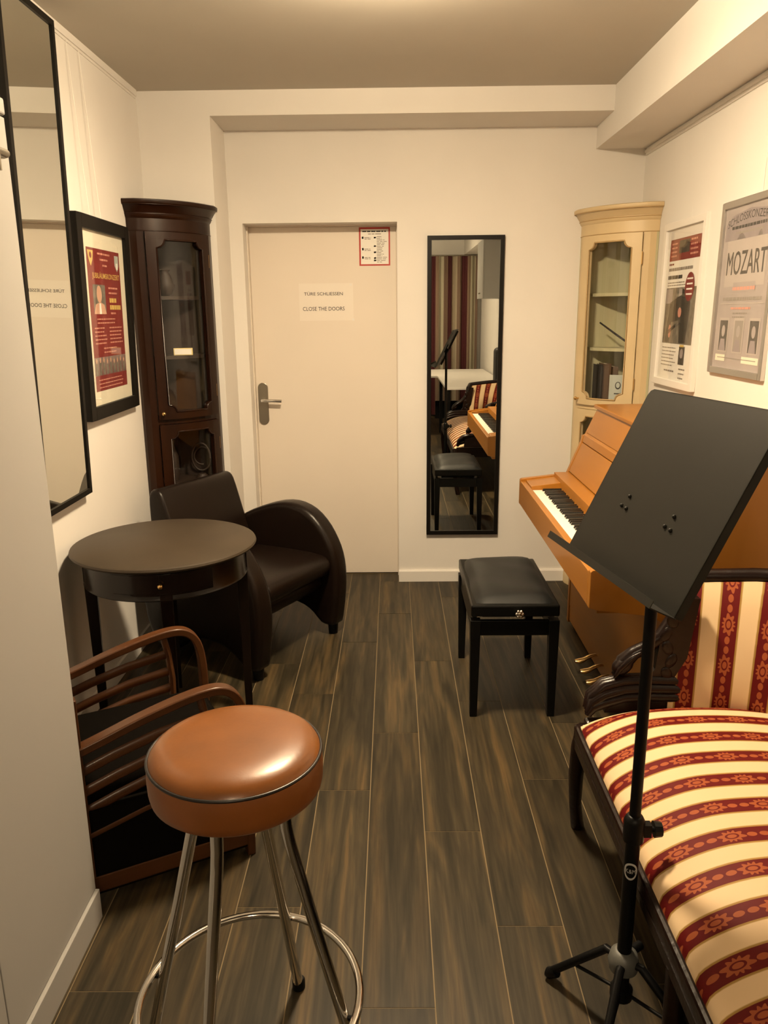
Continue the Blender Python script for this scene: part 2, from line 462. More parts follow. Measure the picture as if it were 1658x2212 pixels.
# ------------------------------------------------------------------ the room
XL, XR, YB, YF, ZC = -1.20, 1.306, 4.36, -3.30, 2.55
YP = 4.04                         # face of the left pier and of the cross beam
T = 0.14
floor = struct(MB().box(XL - .1, XR + .1, YF - .1, 4.62, -.08, -.0010), 'floor', M['joint'])
PW = 0.1705
joint0 = {-3: 1.754, -2: 2.279, -1: 2.643, 0: 2.066, 1: 1.688, 2: 2.339}   # one known end joint per row
cols = range(-8, 8)
for c in cols:
    x0, x1 = 0.086 + PW * c + .0014, 0.086 + PW * (c + 1) - .0014
    x0, x1 = max(x0, XL + .002), min(x1, XR - .002)
    if x1 - x0 < .02: continue
    y = joint0.get(c, random.uniform(1.4, 2.6))
    while y > YF: y -= 1.2
    while y < 4.5:
        ya, yb = max(y + .0012, YF + .002), min(y + 1.2 - .0012, 4.495 if -0.787 <= x0 and x1 <= 0.03 else 4.355)
        if yb - ya > .02:
            xc, yc = (x0 + x1) / 2, (ya + yb) / 2
            w, h = (x1 - x0) / 2, (yb - ya) / 2
            p = MB().box(-w, w, -h, h, -.003, 0).build('plank', M['plank'], floor, loc=(xc, yc, 0))
        y += 1.2
    if not (-0.787 <= x0 and x1 <= 0.03):              # short piece of the row inside the door reveal
        xa, xb = max(x0, -.785), min(x1, .025)
        if xb - xa > .01:
            MB().box(-(xb - xa) / 2, (xb - xa) / 2, -.070, .070, -.003, 0).build('plank', M['plank'], floor, loc=((xa + xb) / 2, 4.4255, 0))
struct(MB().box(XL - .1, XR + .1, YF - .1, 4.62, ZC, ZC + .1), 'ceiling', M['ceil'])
struct(MB().box(XL - .1, XL, YF - .1, 4.62, 0, ZC), 'wall_left', M['wall'])
struct(MB().box(XR, XR + .1, YF - .1, 4.62, 0, ZC), 'wall_right', M['wall'])
struct(MB().box(XL, XR, YF - .1, YF, 0, ZC), 'wall_front', M['wall'])
DX0, DX1, DZ = -0.787, 0.027, 1.992
wb = MB().box(-.858, DX0, YB, YB + T, 0, ZC).box(DX1, XR, YB, YB + T, 0, ZC).box(DX0, DX1, YB, YB + T, DZ, ZC)
struct(wb, 'wall_back', M['wall'])
struct(MB().box(XL, -.858, YP, YB + T, 0, ZC), 'wall_pier', M['wall'])
struct(MB().box(-.858, 1.05, YP, YB, 2.44, ZC), 'ceiling_beam_cross', M['wall'])
struct(MB().box(1.05, XR, YF, YB, 2.332, ZC), 'ceiling_beam_side', M['wall'])
struct(MB().prism([(4.36, 0), (4.36, .07), (4.349, .07), (4.345, .062), (4.345, 0)], 'x', DX1, 0.99), 'baseboard_back', M['white'])
struct(MB().box(XL, XL + .012, 1.74, 3.70, 0, .07), 'baseboard_left', M['white'])
struct(MB().box(XR - .012, XR, -3.2, 2.2, 0, .07), 'baseboard_right', M['white'])
rail = MB().box(XL, XL + .010, YF, YP - .02, 2.522, ZC).box(XL, XL + .004, YF, YP - .02, 2.512, 2.522)
struct(rail, 'trim_1', M['white'])
rail = MB().box(XR - .012, XR, YF, YB - .02, 2.306, 2.318).box(XR - .007, XR, YF, YB - .02, 2.294, 2.306)
rail.box(XR - .004, XR, YF, YB - .02, 2.318, 2.330)
struct(rail, 'trim_2', M['white'])

# door in its reveal
door = MB().rbox(DX0 + .006, DX1 - .004, YB + T - .002, YB + T + .04, .006, DZ - .006, .003).build('door_1', M['doorw'])
tag(door, kind='structure')
MB().box(DX0, DX0 + .006, YB + T - .035, YB + T + .04, 0, DZ).box(DX1 - .004, DX1, YB + T - .035, YB + T + .04, 0, DZ).box(DX0 + .006, DX1 - .004, YB + T - .035, YB + T + .04, DZ - .006, DZ).build('door_frame', M['doorw'], door)
pl = []
for i in range(13):
    a = PI * i / 12; pl.append((-.742 + .028 * math.cos(a), 1.122 + .028 * math.sin(a)))
for i in range(13):
    a = PI + PI * i / 12; pl.append((-.742 + .028 * math.cos(a), .940 + .028 * math.sin(a)))
yd = YB + T - .002
hp = MB().prism(pl, 'y', yd - .009, yd).build('door_handle_plate', M['steel'], door, bevel=.002)
MB().cyl((-.742, yd - .009, 1.052), (-.742, yd - .048, 1.052), .009).tube([(-.742, yd - .048, 1.052), (-.715, yd - .05, 1.052), (-.632, yd - .05, 1.049)], .0095, 12).build('door_lever', M['chrome'], hp, smooth=40)
MB().cyl((-.742, yd - .009, .965), (-.742, yd - .012, .965), .011).box(-.7435, -.7405, yd - .0125, yd - .012, .95, .965).build('keyhole', M['steel'], hp)

# paper notices on the door
n = thing('paper_notice', 'white paper sign reading TÜRE SCHLIESSEN, CLOSE THE DOORS, on the door', 'sign', (-.382, yd, 1.59))
MB().box(-.135, .165, -.0006, 0, -.1, .1).build('sheet', M['signpaper'], n)
for tx, tz in ((.152, .092), (.163, -.096)):  # glare on the laminated corners, painted as small white squares
    MB().box(tx - .006, tx + .006, -.0012, -.0006, tz - .006, tz + .006).build('corner_glare', M['white'], n)
P = Print((0, -.0008, 0), (1, 0, 0), (0, 0, 1), (0, -1, 0))
P.text('TÜRE SCHLIESSEN', 0, .046, .021, .215, 0); P.build('lettering', M['ink'], n)
P = Print((0, -.0008, 0), (1, 0, 0), (0, 0, 1), (0, -1, 0)); P.text('CLOSE THE DOORS', 0, -.036, .021, .232, 0); P.build('lettering', M['ink'], n)
n = thing('fire_notice', 'small red-bordered notice at the top corner of the door', 'notice', (-.095, yd, 1.78))
MB().box(-.0845, .0845, -.0006, 0, 0, .2).build('sheet', M['redframe'], n)
P = Print((0, -.0008, 0), (1, 0, 0), (0, 0, 1), (0, -1, 0))
P.rect(-.0755, .008, .0765, .190, 0)
rn = random.Random(3)
P.lines(-.066, .068, .178, 1, .01, .006, 1, rag=0, rnd=rn); P.lines(-.035, .040, .165, 1, .01, .004, 2, rag=0, rnd=rn)
for v, c in ((.146, 1), (.087, 1), (.043, 1)):
    P.rect(-.069, v - .006, -.060, v + .006, c); P.lines(-.055, -.015, v, 2, .007, .0035, 2, rnd=rn)
P.lines(.012, .070, .150, 17, .0082, .0032, 2, rag=.6, rnd=rn)
for v, k in ((.146, 3), (.102, 2), (.070, 2), (.040, 3), (.028, 3)):
    P.rect(-.004, v - .004, .008, v + .004, k)
P.build('print', [M['paper'], M['ink'], M['greyink'], M['redframe']], n)

# ------------------------------------------------------------------ lamps of the room
LAB = ['flat opal glass ceiling lamp in front of the cross beam', 'flat opal glass ceiling lamp near the striped curtain']
for (lx, ly), w in LAMPS:
    t = thing('ceiling_lamp', LAB.pop(0), 'lamp', (lx, ly, ZC))
    MB().lathe([(.060, 0), (.060, -.012), (.045, -.026), (.0, -.026)], 32).build('lamp_housing', M['lampm'], t, smooth=40)
    MB().ball((0, 0, -.070), .12, .12, .022, n=32, m=16).build('lamp_globe', lamp_glass(w), t, smooth=80)

# ------------------------------------------------------------------ white cupboard, left foreground
cx = -.781
t = thing('tall_cupboard', 'tall white cupboard filling the left foreground', 'cupboard', (cx, 1.06, 0))
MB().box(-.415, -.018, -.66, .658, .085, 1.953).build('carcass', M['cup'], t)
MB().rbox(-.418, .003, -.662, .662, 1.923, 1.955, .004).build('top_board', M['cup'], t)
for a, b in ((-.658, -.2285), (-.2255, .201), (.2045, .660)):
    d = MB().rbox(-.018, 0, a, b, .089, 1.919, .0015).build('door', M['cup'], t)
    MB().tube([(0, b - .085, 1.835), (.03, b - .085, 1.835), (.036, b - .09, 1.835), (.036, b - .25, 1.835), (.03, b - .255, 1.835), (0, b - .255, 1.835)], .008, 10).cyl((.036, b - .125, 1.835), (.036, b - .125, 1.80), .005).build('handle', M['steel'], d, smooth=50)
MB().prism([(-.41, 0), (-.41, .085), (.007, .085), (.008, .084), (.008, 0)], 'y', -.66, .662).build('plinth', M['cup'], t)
t = thing('instrument_case', 'black case lying on top of the tall white cupboard', 'case', (cx - .21, 1.34, 1.955))
MB().rbox(-.19, .20, -.34, .376, .004, .30, .03, 3).build('case_body', M['caseblack'], t, smooth=40)
MB().tube([(.20, -.06, .15), (.23, -.05, .15), (.23, .05, .15), (.20, .06, .15)], .008, 8).build('carry_handle', M['caseblack'], t, smooth=50)

# ------------------------------------------------------------------ wall mirrors
def wall_mirror(label, w, h, fwid, dep):
    t = thing('wall_mirror', label, 'mirror')
    fr = MB()                                    # front faces +x, width along y, base at z 0
    fr.box(0, dep, -w / 2, -w / 2 + fwid, 0, h).box(0, dep, w / 2 - fwid, w / 2, 0, h)
    fr.box(0, dep, -w / 2 + fwid, w / 2 - fwid, 0, fwid).box(0, dep, -w / 2 + fwid, w / 2 - fwid, h - fwid, h)
    fr.build('mirror_frame', M['blackframe'], t)
    MB().box(dep * .25, dep * .72, -w / 2 + fwid * .8, w / 2 - fwid * .8, fwid * .8, h - fwid * .8).build('mirror_glass', M['mirror'], t)
    MB().box(.001, dep * .25, -w / 2 + fwid * .8, w / 2 - fwid * .8, fwid * .8, h - fwid * .8).build('backing_board', M['blackframe'], t)
    return t
t = wall_mirror('tall black-framed mirror on the left wall above the round table', .405, 1.625, .020, .020)
t.location = (-1.186, 2.742, .868); t.rotation_euler = (0, R(1.25), 0)
t = wall_mirror('tall black-framed mirror on the back wall beside the door', .407, 1.632, .022, .022)
t.location = (.390, 4.359, .287); t.rotation_euler = (0, 0, R(-90))

# ------------------------------------------------------------------ framed posters
def frame_bars(parent, w, h, fw_, dep, m, name='frame', back=None):
    f = MB()
    f.box(0, dep, -w / 2, -w / 2 + fw_, 0, h).box(0, dep, w / 2 - fw_, w / 2, 0, h)
    f.box(0, dep, -w / 2 + fw_, w / 2 - fw_, 0, fw_).box(0, dep, -w / 2 + fw_, w / 2 - fw_, h - fw_, h)
    o = f.build(name, m, parent, bevel=.0015)
    MB().box(.002, dep * .35, -w / 2 + fw_ * .7, w / 2 - fw_ * .7, fw_ * .7, h - fw_ * .7).build('backing_sheet', back, parent)
    MB().box(dep * .62, dep * .66, -w / 2 + fw_ * .7, w / 2 - fw_ * .7, fw_ * .7, h - fw_ * .7).build('glazing', M['pglass'], parent)
    return o
# left wall: wine-red concert poster
t = thing('framed_poster', 'wine-red concert poster in a wide black frame on the left wall', 'poster', (-1.194, 3.322, 1.128))
t.rotation_euler = (0, R(1.2), 0)
W_, H_, D_ = .585, .775, .024
frame_bars(t, W_, H_, .050, D_, M['blackframe'], back=M['mount'])
for sy in (-.12, .0):
    MB().cyl((.012, sy, H_ - .02), (-.028, sy, 2.515 - 1.128), .0011, n=6).build('hanging_cord', M['nylon'], t)
P = Print((D_ * .35 + .0006, 0, 0), (0, 1, 0), (0, 0, 1), (1, 0, 0))
rn = random.Random(5)
P.rect(-.185, .105, .185, .660, 0)
P.rect(-.185, .166, .185, .238, 5)
for i in range(9):
    u = -.175 + .040 * i
    P.rect(u, .168, u + .022, .168 + .04 + .022 * rn.random(), 6, 2); P.oval(u + .011, .215 + .012 * rn.random(), .007, .010, 4, 3)
P.poly([(-.175, .65), (-.115, .65), (-.125, .615), (-.145, .59), (-.165, .615)], 2, 2); P.oval(-.145, .632, .012, .012, 0, 3)
P.poly([(.125, .645), (.172, .645), (.172, .605), (.150, .580), (.125, .605)], 7, 2); P.rect(.140, .59, .16, .615, 5, 3)
P.lines(-.07, .07, .642, 1, .02, .007, 1, rag=0, rnd=rn); P.lines(-.045, .045, .620, 1, .02, .007, 1, rag=0, rnd=rn); P.lines(-.02, .03, .598, 1, .02, .007, 1, rag=0, rnd=rn)
P.text('JUBILÄUMSKONZERT', .015, .556, .032, .31, 2, 2, bold=.004)
P.rect(-.145, .408, -.01, .522, 6, 2); P.oval(-.080, .485, .028, .034, 4, 3); P.poly([(-.145, .408), (-.01, .408), (-.03, .445), (-.075, .455), (-.125, .445)], 4, 3); P.poly([(-.090, .408), (-.065, .408), (-.070, .450), (-.085, .450)], 5, 4)
P.lines(.03, .16, .512, 2, .020, .007, 3, rnd=rn); P.lines(.035, .115, .463, 1, .02, .018, 2, rag=0, rnd=rn); P.lines(.035, .165, .435, 1, .02, .018, 2, rag=0, rnd=rn); P.lines(.04, .10, .411, 1, .02, .007, 3, rag=0, rnd=rn)
P.lines(-.12, .14, .388, 2, .015, .005, 3, rnd=rn)
P.lines(-.155, -.02, .353, 5, .015, .005, 3, rnd=rn); P.lines(.01, .165, .353, 5, .015, .005, 3, rnd=rn)
P.lines(-.07, .11, .272, 2, .016, .005, 3, rnd=rn)
P.lines(-.15, .16, .148, 3, .015, .004, 1, 2, rnd=rn)
P.build('print', [M['red'], M['pink'], M['yellow'], M['pink'], M['skin'], M['paper'], M['midp'], M['cardblue']], t)

# right wall, white frame
def right_thing(label, yc, z0, tilt):
    t = thing('framed_poster', label, 'poster', (XR - .001, yc, z0))
    t.rotation_euler = (0, R(-tilt), R(180))
    return t
t = right_thing('white poster with a dark photograph, in a thin white frame beside the cream cabinet', 3.685, 1.182, .8)
W_, H_, D_ = .515, .735, .022
frame_bars(t, W_, H_, .030, D_, M['white'], back=M['paper'])
# seen from the room, +y is to the right of the sheet after the half turn
P = Print((D_ * .35 + .0006, 0, 0), (0, 1, 0), (0, 0, 1), (1, 0, 0))
rn = random.Random(9)
P.rect(-.185, .565, .190, .660, 0); P.rect(-.07, .595, .06, .65, 1, 2); P.lines(-.165, -.08, .64, 4, .018, .007, 2, 3, rnd=rn); P.lines(.075, .17, .645, 4, .02, .008, 2, 3, rnd=rn)
P.lines(-.18, -.12, .55, 1, .01, .008, 0, 2, rag=0, rnd=rn); P.lines(-.18, .12, .527, 1, .02, .013, 3, 2, rag=0, rnd=rn); P.lines(-.18, .0, .492, 1, .02, .016, 4, 2, rag=0, rnd=rn)
P.lines(-.18, .05, .468, 2, .012, .004, 3, 2, rnd=rn)
P.rect(-.19, .195, .185, .445, 5)
P.rect(-.185, .375, -.10, .44, 6, 2); P.rect(-.02, .40, .02, .44, 6, 2)
P.poly([(-.16, .20), (-.10, .20), (-.09, .29), (.0, .30), (.03, .20), (.11, .20), (.13, .38), (.05, .42), (-.12, .38)], 1, 2)
P.poly([(.03, .20), (.085, .20), (.06, .43), (.02, .44)], 4, 3); P.oval(.01, .335, .022, .022, 2, 4); P.oval(-.10, .25, .018, .03, 2, 4)
P.poly([(-.12, .235), (-.03, .27), (-.03, .285), (-.12, .255)], 4, 4)
P.oval(.105, .445, .055, .062, 0, 5)
for i in range(4): P.rect(.07, .41 + .022 * i, .14, .417 + .022 * i, 7, 6)
P.lines(-.18, .02, .175, 6, .016, .004, 3, 2, rnd=rn); P.rect(.045, .105, .115, .185, 8, 2); P.oval(.08, .155, .02, .022, 6, 3); P.rect(.05, .183, .10, .193, 9, 2)
P.lines(-.13, .0, .07, 1, .02, .007, 3, 2, rag=0, rnd=rn); P.lines(.06, .14, .085, 3, .02, .006, 3, 2, rnd=rn)
P.build('print', [M['red'], M['darkp'], M['pink'], M['greyink'], M['ink'], M['midp'], M['lilac'], M['paper'], M['darkp'], M['yellow']], t)
MB().cyl((.010, .05, H_ - .02), (.004, .05, 2.300 - 1.182), .0011, n=6).build('hanging_cord', M['nylon'], t)
# right wall, silver frame
t = right_thing('lilac-grey poster reading MOZART in a silver snap frame', 3.035, 1.282, .5)
W_, H_, D_ = .480, .645, .016
frame_bars(t, W_, H_, .024, D_, M['silver'], back=M['lilac'])
P = Print((D_ * .35 + .0006, 0, 0), (0, 1, 0), (0, 0, 1), (1, 0, 0))
rn = random.Random(11)
P.poly([(-.205, .50), (.205, .50), (.205, .56), (.15, .590), (0, .605), (-.15, .590), (-.205, .56)], 1)
P.text('SCHLOSSKONZERTE', 0, .560, .028, .38, 2, 2, bend=.022)
P.lines(-.15, .16, .545, 1, .02, .011, 2, 2, rag=0, rnd=rn); P.lines(-.11, .12, .525, 1, .02, .008, 3, 2, rag=0, rnd=rn)
P.rect(-.175, .330, .165, .500, 4); P.poly([(-.10, .50), (-.02, .50), (-.06, .53)], 4)
P.poly([(.08, .50), (.10, .53), (.12, .50)], 4)
P.text('MOZART', -.0012, .415, .085, .33, 5, 2); P.text('MOZART', .0012, .4162, .085, .33, 5, 3)
P.rect(-.09, .31, .10, .345, 0, 2); P.lines(-.09, .10, .322, 1, .02, .012, 6, 3, rag=0, rnd=rn)
P.lines(-.17, .17, .285, 1, .02, .012, 3, 2, rag=0, rnd=rn); P.rect(-.19, .266, .18, .270, 4, 2)
P.lines(-.09, .08, .250, 1, .02, .008, 6, 2, rag=0, rnd=rn); P.lines(-.07, .06, .232, 2, .014, .006, 3, 2, rnd=rn)
for u in (-.135, .0, .13):
    P.rect(u - .045, .085, u + .045, .215, 4, 2)
    P.rect(u - .036, .090, u + .036, .205, 5 if u else 3, 3); P.oval(u, .165, .016, .022, 7, 4); P.poly([(u - .03, .09), (u + .03, .09), (u + .018, .135), (u - .018, .135)], 1, 4)
for a, b in ((-.19, -.10), (.05, .19)): P.rect(a, .050, b, .075, 8, 2)
P.rect(-.17, .062, .17, .065, 3, 3)
P.build('print', [M['lilac'], M['lilac2'], M['ink'], M['greyink'], M['lilac3'], M['darkp'], M['pink'], M['lilac'], M['mount']], t)
MB().cyl((.008, .08, H_ - .01), (.003, .08, 2.300 - 1.282), .0011, n=6).build('hanging_cord', M['nylon'], t)

# ------------------------------------------------------------------ corner display cabinets
def corner_cabinet(label, corner, mx, main, inner, line, knob, handle_left=True):
    """corner of the room at the origin; legs along +x*mx and -y; bowed glazed front"""
    L, r, h = .310, .042, .050
    t = thing('corner_cabinet', label, 'cabinet', corner)
    ch = math.sqrt(2) * (L - r)
    A = Vector((r, -L)); e = Vector((1, 1)) / math.sqrt(2); nn = Vector((1, -1)) / math.sqrt(2)
    def P2(tt, o=0.0):
        tau = tt / ch
        p = A + e * tt + nn * (4 * h * tau * (1 - tau))
        tg = (e + nn * (4 * h * (1 - 2 * tau) / ch)).normalized()
        n2 = Vector((tg.y, -tg.x))
        q = p + n2 * o
        return q
    def P3(tt, z, o=0.0):
        q = P2(tt, o); return (q.x * mx, q.y, z)
    def slab(mb, t0, t1, z0, z1, o0, o1, ns=8):
        vs, fs = [], []
        for i in range(ns + 1):
            tt = t0 + (t1 - t0) * i / ns
            vs += [P3(tt, z0, o0), P3(tt, z0, o1), P3(tt, z1, o1), P3(tt, z1, o0)]
        for i in range(ns):
            a = 4 * i
            for j in range(4):
                fs.append((a + j, a + (j + 1) % 4, a + 4 + (j + 1) % 4, a + 4 + j))
        fs += [(0, 1, 2, 3), (4 * ns + 3, 4 * ns + 2, 4 * ns + 1, 4 * ns)]
        mb.add(vs, fs)
    def outline(o=0.0, ns=12):
        pts = [(0, -L - o), (r + .4 * o, -L - o)] + [tuple(P2(ch * i / ns, o)) for i in range(1, ns)] + [(L + o, -r - .4 * o), (L + o, 0), (0, 0)]
        return [(x * mx, y) for x, y in pts]
    def loft(mb, prof):
        n = len(outline())
        vs = []
        for o, z in prof: vs += [(x, y, z) for x, y in outline(o)]
        fs = [tuple(range(n)), tuple((len(prof) - 1) * n + i for i in range(n - 1, -1, -1))]
        for k in range(len(prof) - 1):
            for i in range(n):
                j = (i + 1) % n
                fs.append((k * n + i, k * n + j, (k + 1) * n + j, (k + 1) * n + i))
        mb.add(vs, fs)
    def bx(mb, x0, x1, y0, y1, z0, z1):
        a, b = sorted((x0 * mx, x1 * mx)); mb.box(a, b, y0, y1, z0, z1)
    b = MB()
    bx(b, .012, L, -.010, -.001, .08, 1.90); bx(b, .001, .012, -L, -.001, .08, 1.90)
    b.build('back_panel', inner, t)
    b = MB(); bx(b, .012, r, -L, -L + .014, .08, 1.90); bx(b, L - .014, L, -r, -.010, .08, 1.90)
    slab(b, .0, .030, .08, 1.90, -.018, 0, 2); slab(b, ch - .030, ch, .08, 1.90, -.018, 0, 2)
    slab(b, .030, ch - .030, 1.018, 1.040, -.018, 0)
    b.build('side_stiles', main, t)
    b = MB(); loft(b, [(.012, 0), (.012, .06), (.004, .08), (.0, .085)]); b.build('plinth', main, t, smooth=35)
    b = MB(); loft(b, [(0, 1.90), (0, 1.955), (.006, 1.962), (.010, 1.972), (.010, 1.978), (.016, 1.985), (.030, 2.008), (.040, 2.014), (.042, 2.018), (.042, 2.030), (.036, 2.034)])
    b.build('crown_moulding', main, t, smooth=35)
    for zz, oo in ((1.902, .001), (1.974, .011), (2.012, .039)):
        ol = outline(oo)[:-1]
        MB().tube([(x, y, zz) for x, y in ol], .0022, 6).build('moulding_line', line, t, smooth=60)
    for z in (1.600, 1.322, 1.035, .700, .40):
        b = MB()
        pts = [(.012 * mx, -L + .014)] + [((P2(ch * i / 10, -.045)).x * mx, (P2(ch * i / 10, -.045)).y) for i in range(11)] + [((L - .014) * mx, -.012), (.012 * mx, -.012)]
        b.prism(pts, 'z', z, z + .016); b.build('shelf', inner, t)
    fwid = .044
    for (z0, z1) in ((1.042, 1.898), (.088, 1.016)):
        d0, d1 = .032, ch - .032
        b = MB()
        slab(b, d0, d0 + fwid, z0, z1, -.004, .016, 3); slab(b, d1 - fwid, d1, z0, z1, -.004, .016, 3)
        slab(b, d0 + fwid, d1 - fwid, z1 - fwid * .8, z1, -.004, .016); slab(b, d0 + fwid, d1 - fwid, z0, z0 + fwid * .8, -.004, .016)
        # notched inner corners
        q = .034
        for ct, sg in ((d0 + fwid, 1), (d1 - fwid, -1)):
            for cz, sz in ((z1 - fwid * .8, -1), (z0 + fwid * .8, 1)):
                pts = [(ct, cz)] + [(ct + sg * q * math.cos(a), cz + sz * q * math.sin(a)) for a in [PI / 2 * i / 6 for i in range(7)]]
                n = len(pts)
                vs = [P3(a, z, -.004) for a, z in pts] + [P3(a, z, .016) for a, z in pts]
                fs = [tuple(range(n)), tuple(range(2 * n - 1, n - 1, -1))] + [(i, (i + 1) % n, n + (i + 1) % n, n + i) for i in range(n)]
                b.add(vs, fs)
        d = b.build('door', main, t, smooth=35)
        # moulding line round the glass
        g0, g1, h0, h1 = d0 + fwid, d1 - fwid, z0 + fwid * .8, z1 - fwid * .8
        def arc(ct, cz, sg, sz, rev):
            a = [(ct + sg * q * math.cos(x), cz + sz * q * math.sin(x)) for x in [PI / 2 * i / 6 for i in range(7)]]
            return a[::-1] if rev else a
        loop = arc(g0, h0, 1, 1, True) + [(g0 + q + (g1 - g0 - 2 * q) * i / 6, h0) for i in range(1, 6)] + arc(g1, h0, -1, 1, False) + arc(g1, h1, -1, -1, True) + [(g1 - q - (g1 - g0 - 2 * q) * i / 6, h1) for i in range(1, 6)] + arc(g0, h1, 1, -1, False)
        MB().tube([P3(a, z, .017) for a, z in loop], .0042, 6, closed=True).build('moulding', line, d, smooth=60)
        b = MB(); slab(b, g0 - .004, g1 + .004, h0 - .004, h1 + .004, .002, .005); b.build('glass_pane', M['glass'], d, smooth=30)
        ht = (d0 + .018) if (handle_left) else (d1 - .018)
        kz = (z0 + .03) if z0 > .5 else (z1 - .03)
        b = MB(); b.cyl(P3(ht, kz, .016), P3(ht, kz, .032), .004, n=8)
        b.ball(P3(ht, kz, .036), .010, n=10, m=6)
        if z0 > .5: b.build('door_knob', knob, d, smooth=60)
        for hz in (z1 - .12, z0 + .12):
            hh = d1 if handle_left else d0
            MB().cyl(P3(hh, hz - .03, .010), P3(hh, hz + .03, .010), .006, n=8).build('hinge', knob, d)
    return t, P3
cabL, P3L = corner_cabinet('dark mahogany bow-fronted corner cabinet in the left corner', (XL + .001, YP - .001, 0), 1, M['mahog'], M['mahogin'], M['mahog'], M['brass'])
cabR, P3R = corner_cabinet('cream painted bow-fronted corner cabinet in the right corner', (XR - .001, YB - .001, 0), -1, M['cream'], M['creamin'], M['creamline'], M['brass'], handle_left=False)

# things standing in the cabinets
t = thing('name_card', 'yellow card lying at the shelf edge in the dark cabinet', 'card', (-1.02, 3.876, 1.3385), R(8))
MB().rbox(-.045, .045, -.01, .01, 0, .034, .002).build('card_block', M['cardyel'], t)
MB().box(-.040, .040, -.0106, -.0101, .004, .030).build('card_face', M['paper'], t)
def vase(label, loc, prof, m):
    t = thing('vase', label, 'vase', loc)
    MB().lathe(prof, 20).build('vase_body', m, t, smooth=60)
    MB().tube([(prof[-1][0] * math.cos(a), prof[-1][0] * math.sin(a), prof[-1][1]) for a in [2 * PI * i / 16 for i in range(16)]], .003, 6, closed=True).build('vase_rim', m, t, smooth=60)
vase('small dark jug on the upper shelf of the dark cabinet', (-1.09, 3.90, 1.6165), [(.02, 0), (.03, .01), (.045, .05), (.03, .09), (.02, .11), (.024, .12)], M['mahogin'])
vase('tall slim brown vase behind the lower glass of the dark cabinet', (-1.115, 3.89, .7165), [(.025, 0), (.03, .04), (.028, .12), (.013, .18), (.02, .21)], M['mahogin'])
# coiled instrument behind the lower glass
t = thing('horn', 'small coiled brass horn behind the lower glass of the dark cabinet', 'horn', (-.985, 3.945, .7165))
MB().tube([(.05 * math.cos(a) * (1 - .03 * i / 10), .0015 * i - .01, .10 + .085 * math.sin(a) * (1 - .015 * i)) for i, a in enumerate([2 * PI * k / 20 for k in range(36)])], .005, 8).build('coil', M['mahogin'], t, smooth=60)
MB().cyl((0, 0, 0), (0, 0, .02), .035, .02, n=16).build('horn_stand', M['mahogin'], t, smooth=40)
# cream cabinet: leaning books, rod
def book(label, x, y, z, w, d, h, rz, m, lean=0.0):
    t = thing('book', label, 'book', (x, y, z), rz, 'books in the cream cabinet')
    t.rotation_euler = (0, lean, rz)
    MB().rbox(-w / 2, -w / 2 + .003, -d / 2, d / 2, 0, h, .001).rbox(w / 2 - .003, w / 2, -d / 2, d / 2, 0, h, .001).rbox(-w / 2, w / 2, -d / 2, -d / 2 + .003, 0, h, .001).build('book_cover', m, t)
    MB().box(-w / 2 + .003, w / 2 - .003, -d / 2 + .003, d / 2 - .004, .004, h - .004).build('pages', M['mount'], t)
bz = 1.0515
book('black book at the left end of the cream cabinet shelf', 1.095, 4.255, bz, .022, .11, .20, R(0), M['bookd'])
book('wide brown book beside the black one in the cream cabinet', 1.132, 4.25, bz, .036, .12, .205, R(0), M['bookb'])
book('brown book with dark spine in the middle of the cream cabinet shelf', 1.172, 4.25, bz, .030, .12, .19, R(0), M['bookb'])
t = thing('greeting_card', 'pale blue card leaning in front of the books in the cream cabinet', 'card', (1.178, 4.150, bz), R(-25))
MB().box(-.045, .045, -.001, .001, 0, .15).build('card_sheet', M['cardblue'], t)
P = Print((0, -.0016, 0), (1, 0, 0), (0, 0, 1), (0, -1, 0)); P.oval(.0, .095, .015, .02, 0); P.oval(.0, .097, .010, .014, 1, 2); P.rect(-.018, .05, .018, .056, 0); P.build('print', [M['ink'], M['cardblue']], t)
t = thing('baton', 'black stick leaning across the middle shelf of the cream cabinet', 'stick', (1.2, 4.18, 1.3385))
MB().tube([(.055, .02, .008), (-.02, .03, .060), (-.115, .05, .13)], [.005, .0055, .004], 8).build('stick_shaft', M['bookd'], t, smooth=50)
MB().ball((.055, .02, .009), .008, n=10, m=6).build('stick_end', M['bookd'], t, smooth=50)

# ------------------------------------------------------------------ piano
PY0, PY1 = 2.30, 3.70
t = thing('upright_piano', 'light oak upright piano along the right wall', 'piano', (0, 0, 0))
side = [(1.29, .02), (1.29, 1.083), (.962, 1.083), (.950, 1.058), (.907, .962), (.893, .958), (.886, .925), (.826, .777), (.612, .752), (.606, .746), (.606, .628), (.640, .618), (.800, .600), (.866, .560), (.866, .02)]
for y0, y1 in ((PY0, PY0 + .03), (PY1 - .03, PY1)):
    MB().prism(side, 'y', y0, y1).build('side_panel', M['oak'], t, bevel=.002)
a, b = PY0 + .03, PY1 - .03
MB().rbox(.945, 1.292, PY0 - .006, PY1 + .006, 1.084, 1.102, .004).build('lid', M['oaky'], t)
MB().prism([(.957, 1.083), (.912, .972), (.935, .966), (.98, 1.083)], 'y', a, b).build('upper_panel', M['oaky'], t)
MB().prism([(.912, .970), (.897, .964), (.890, .930), (.93, .930), (.94, .966)], 'y', a, b).build('music_ledge', M['oaky'], t, bevel=.002)
MB().prism([(.889, .926), (.834, .790), (.85, .784), (.91, .926)], 'y', a, b).build('fallboard', M['oaky'], t, bevel=.002)
MB().box(.64, .93, a, b, .600, .690).build('key_bed', M['oaky'], t)
MB().rbox(.606, .632, a, b, .628, .742, .003).build('key_slip', M['oaky'], t)
MB().box(.765, .86, a, b, .69, .785).build('key_strip', M['oaky'], t)
KY1 = 3.520; NW = 49; KW = .0235
KY0 = KY1 - NW * KW
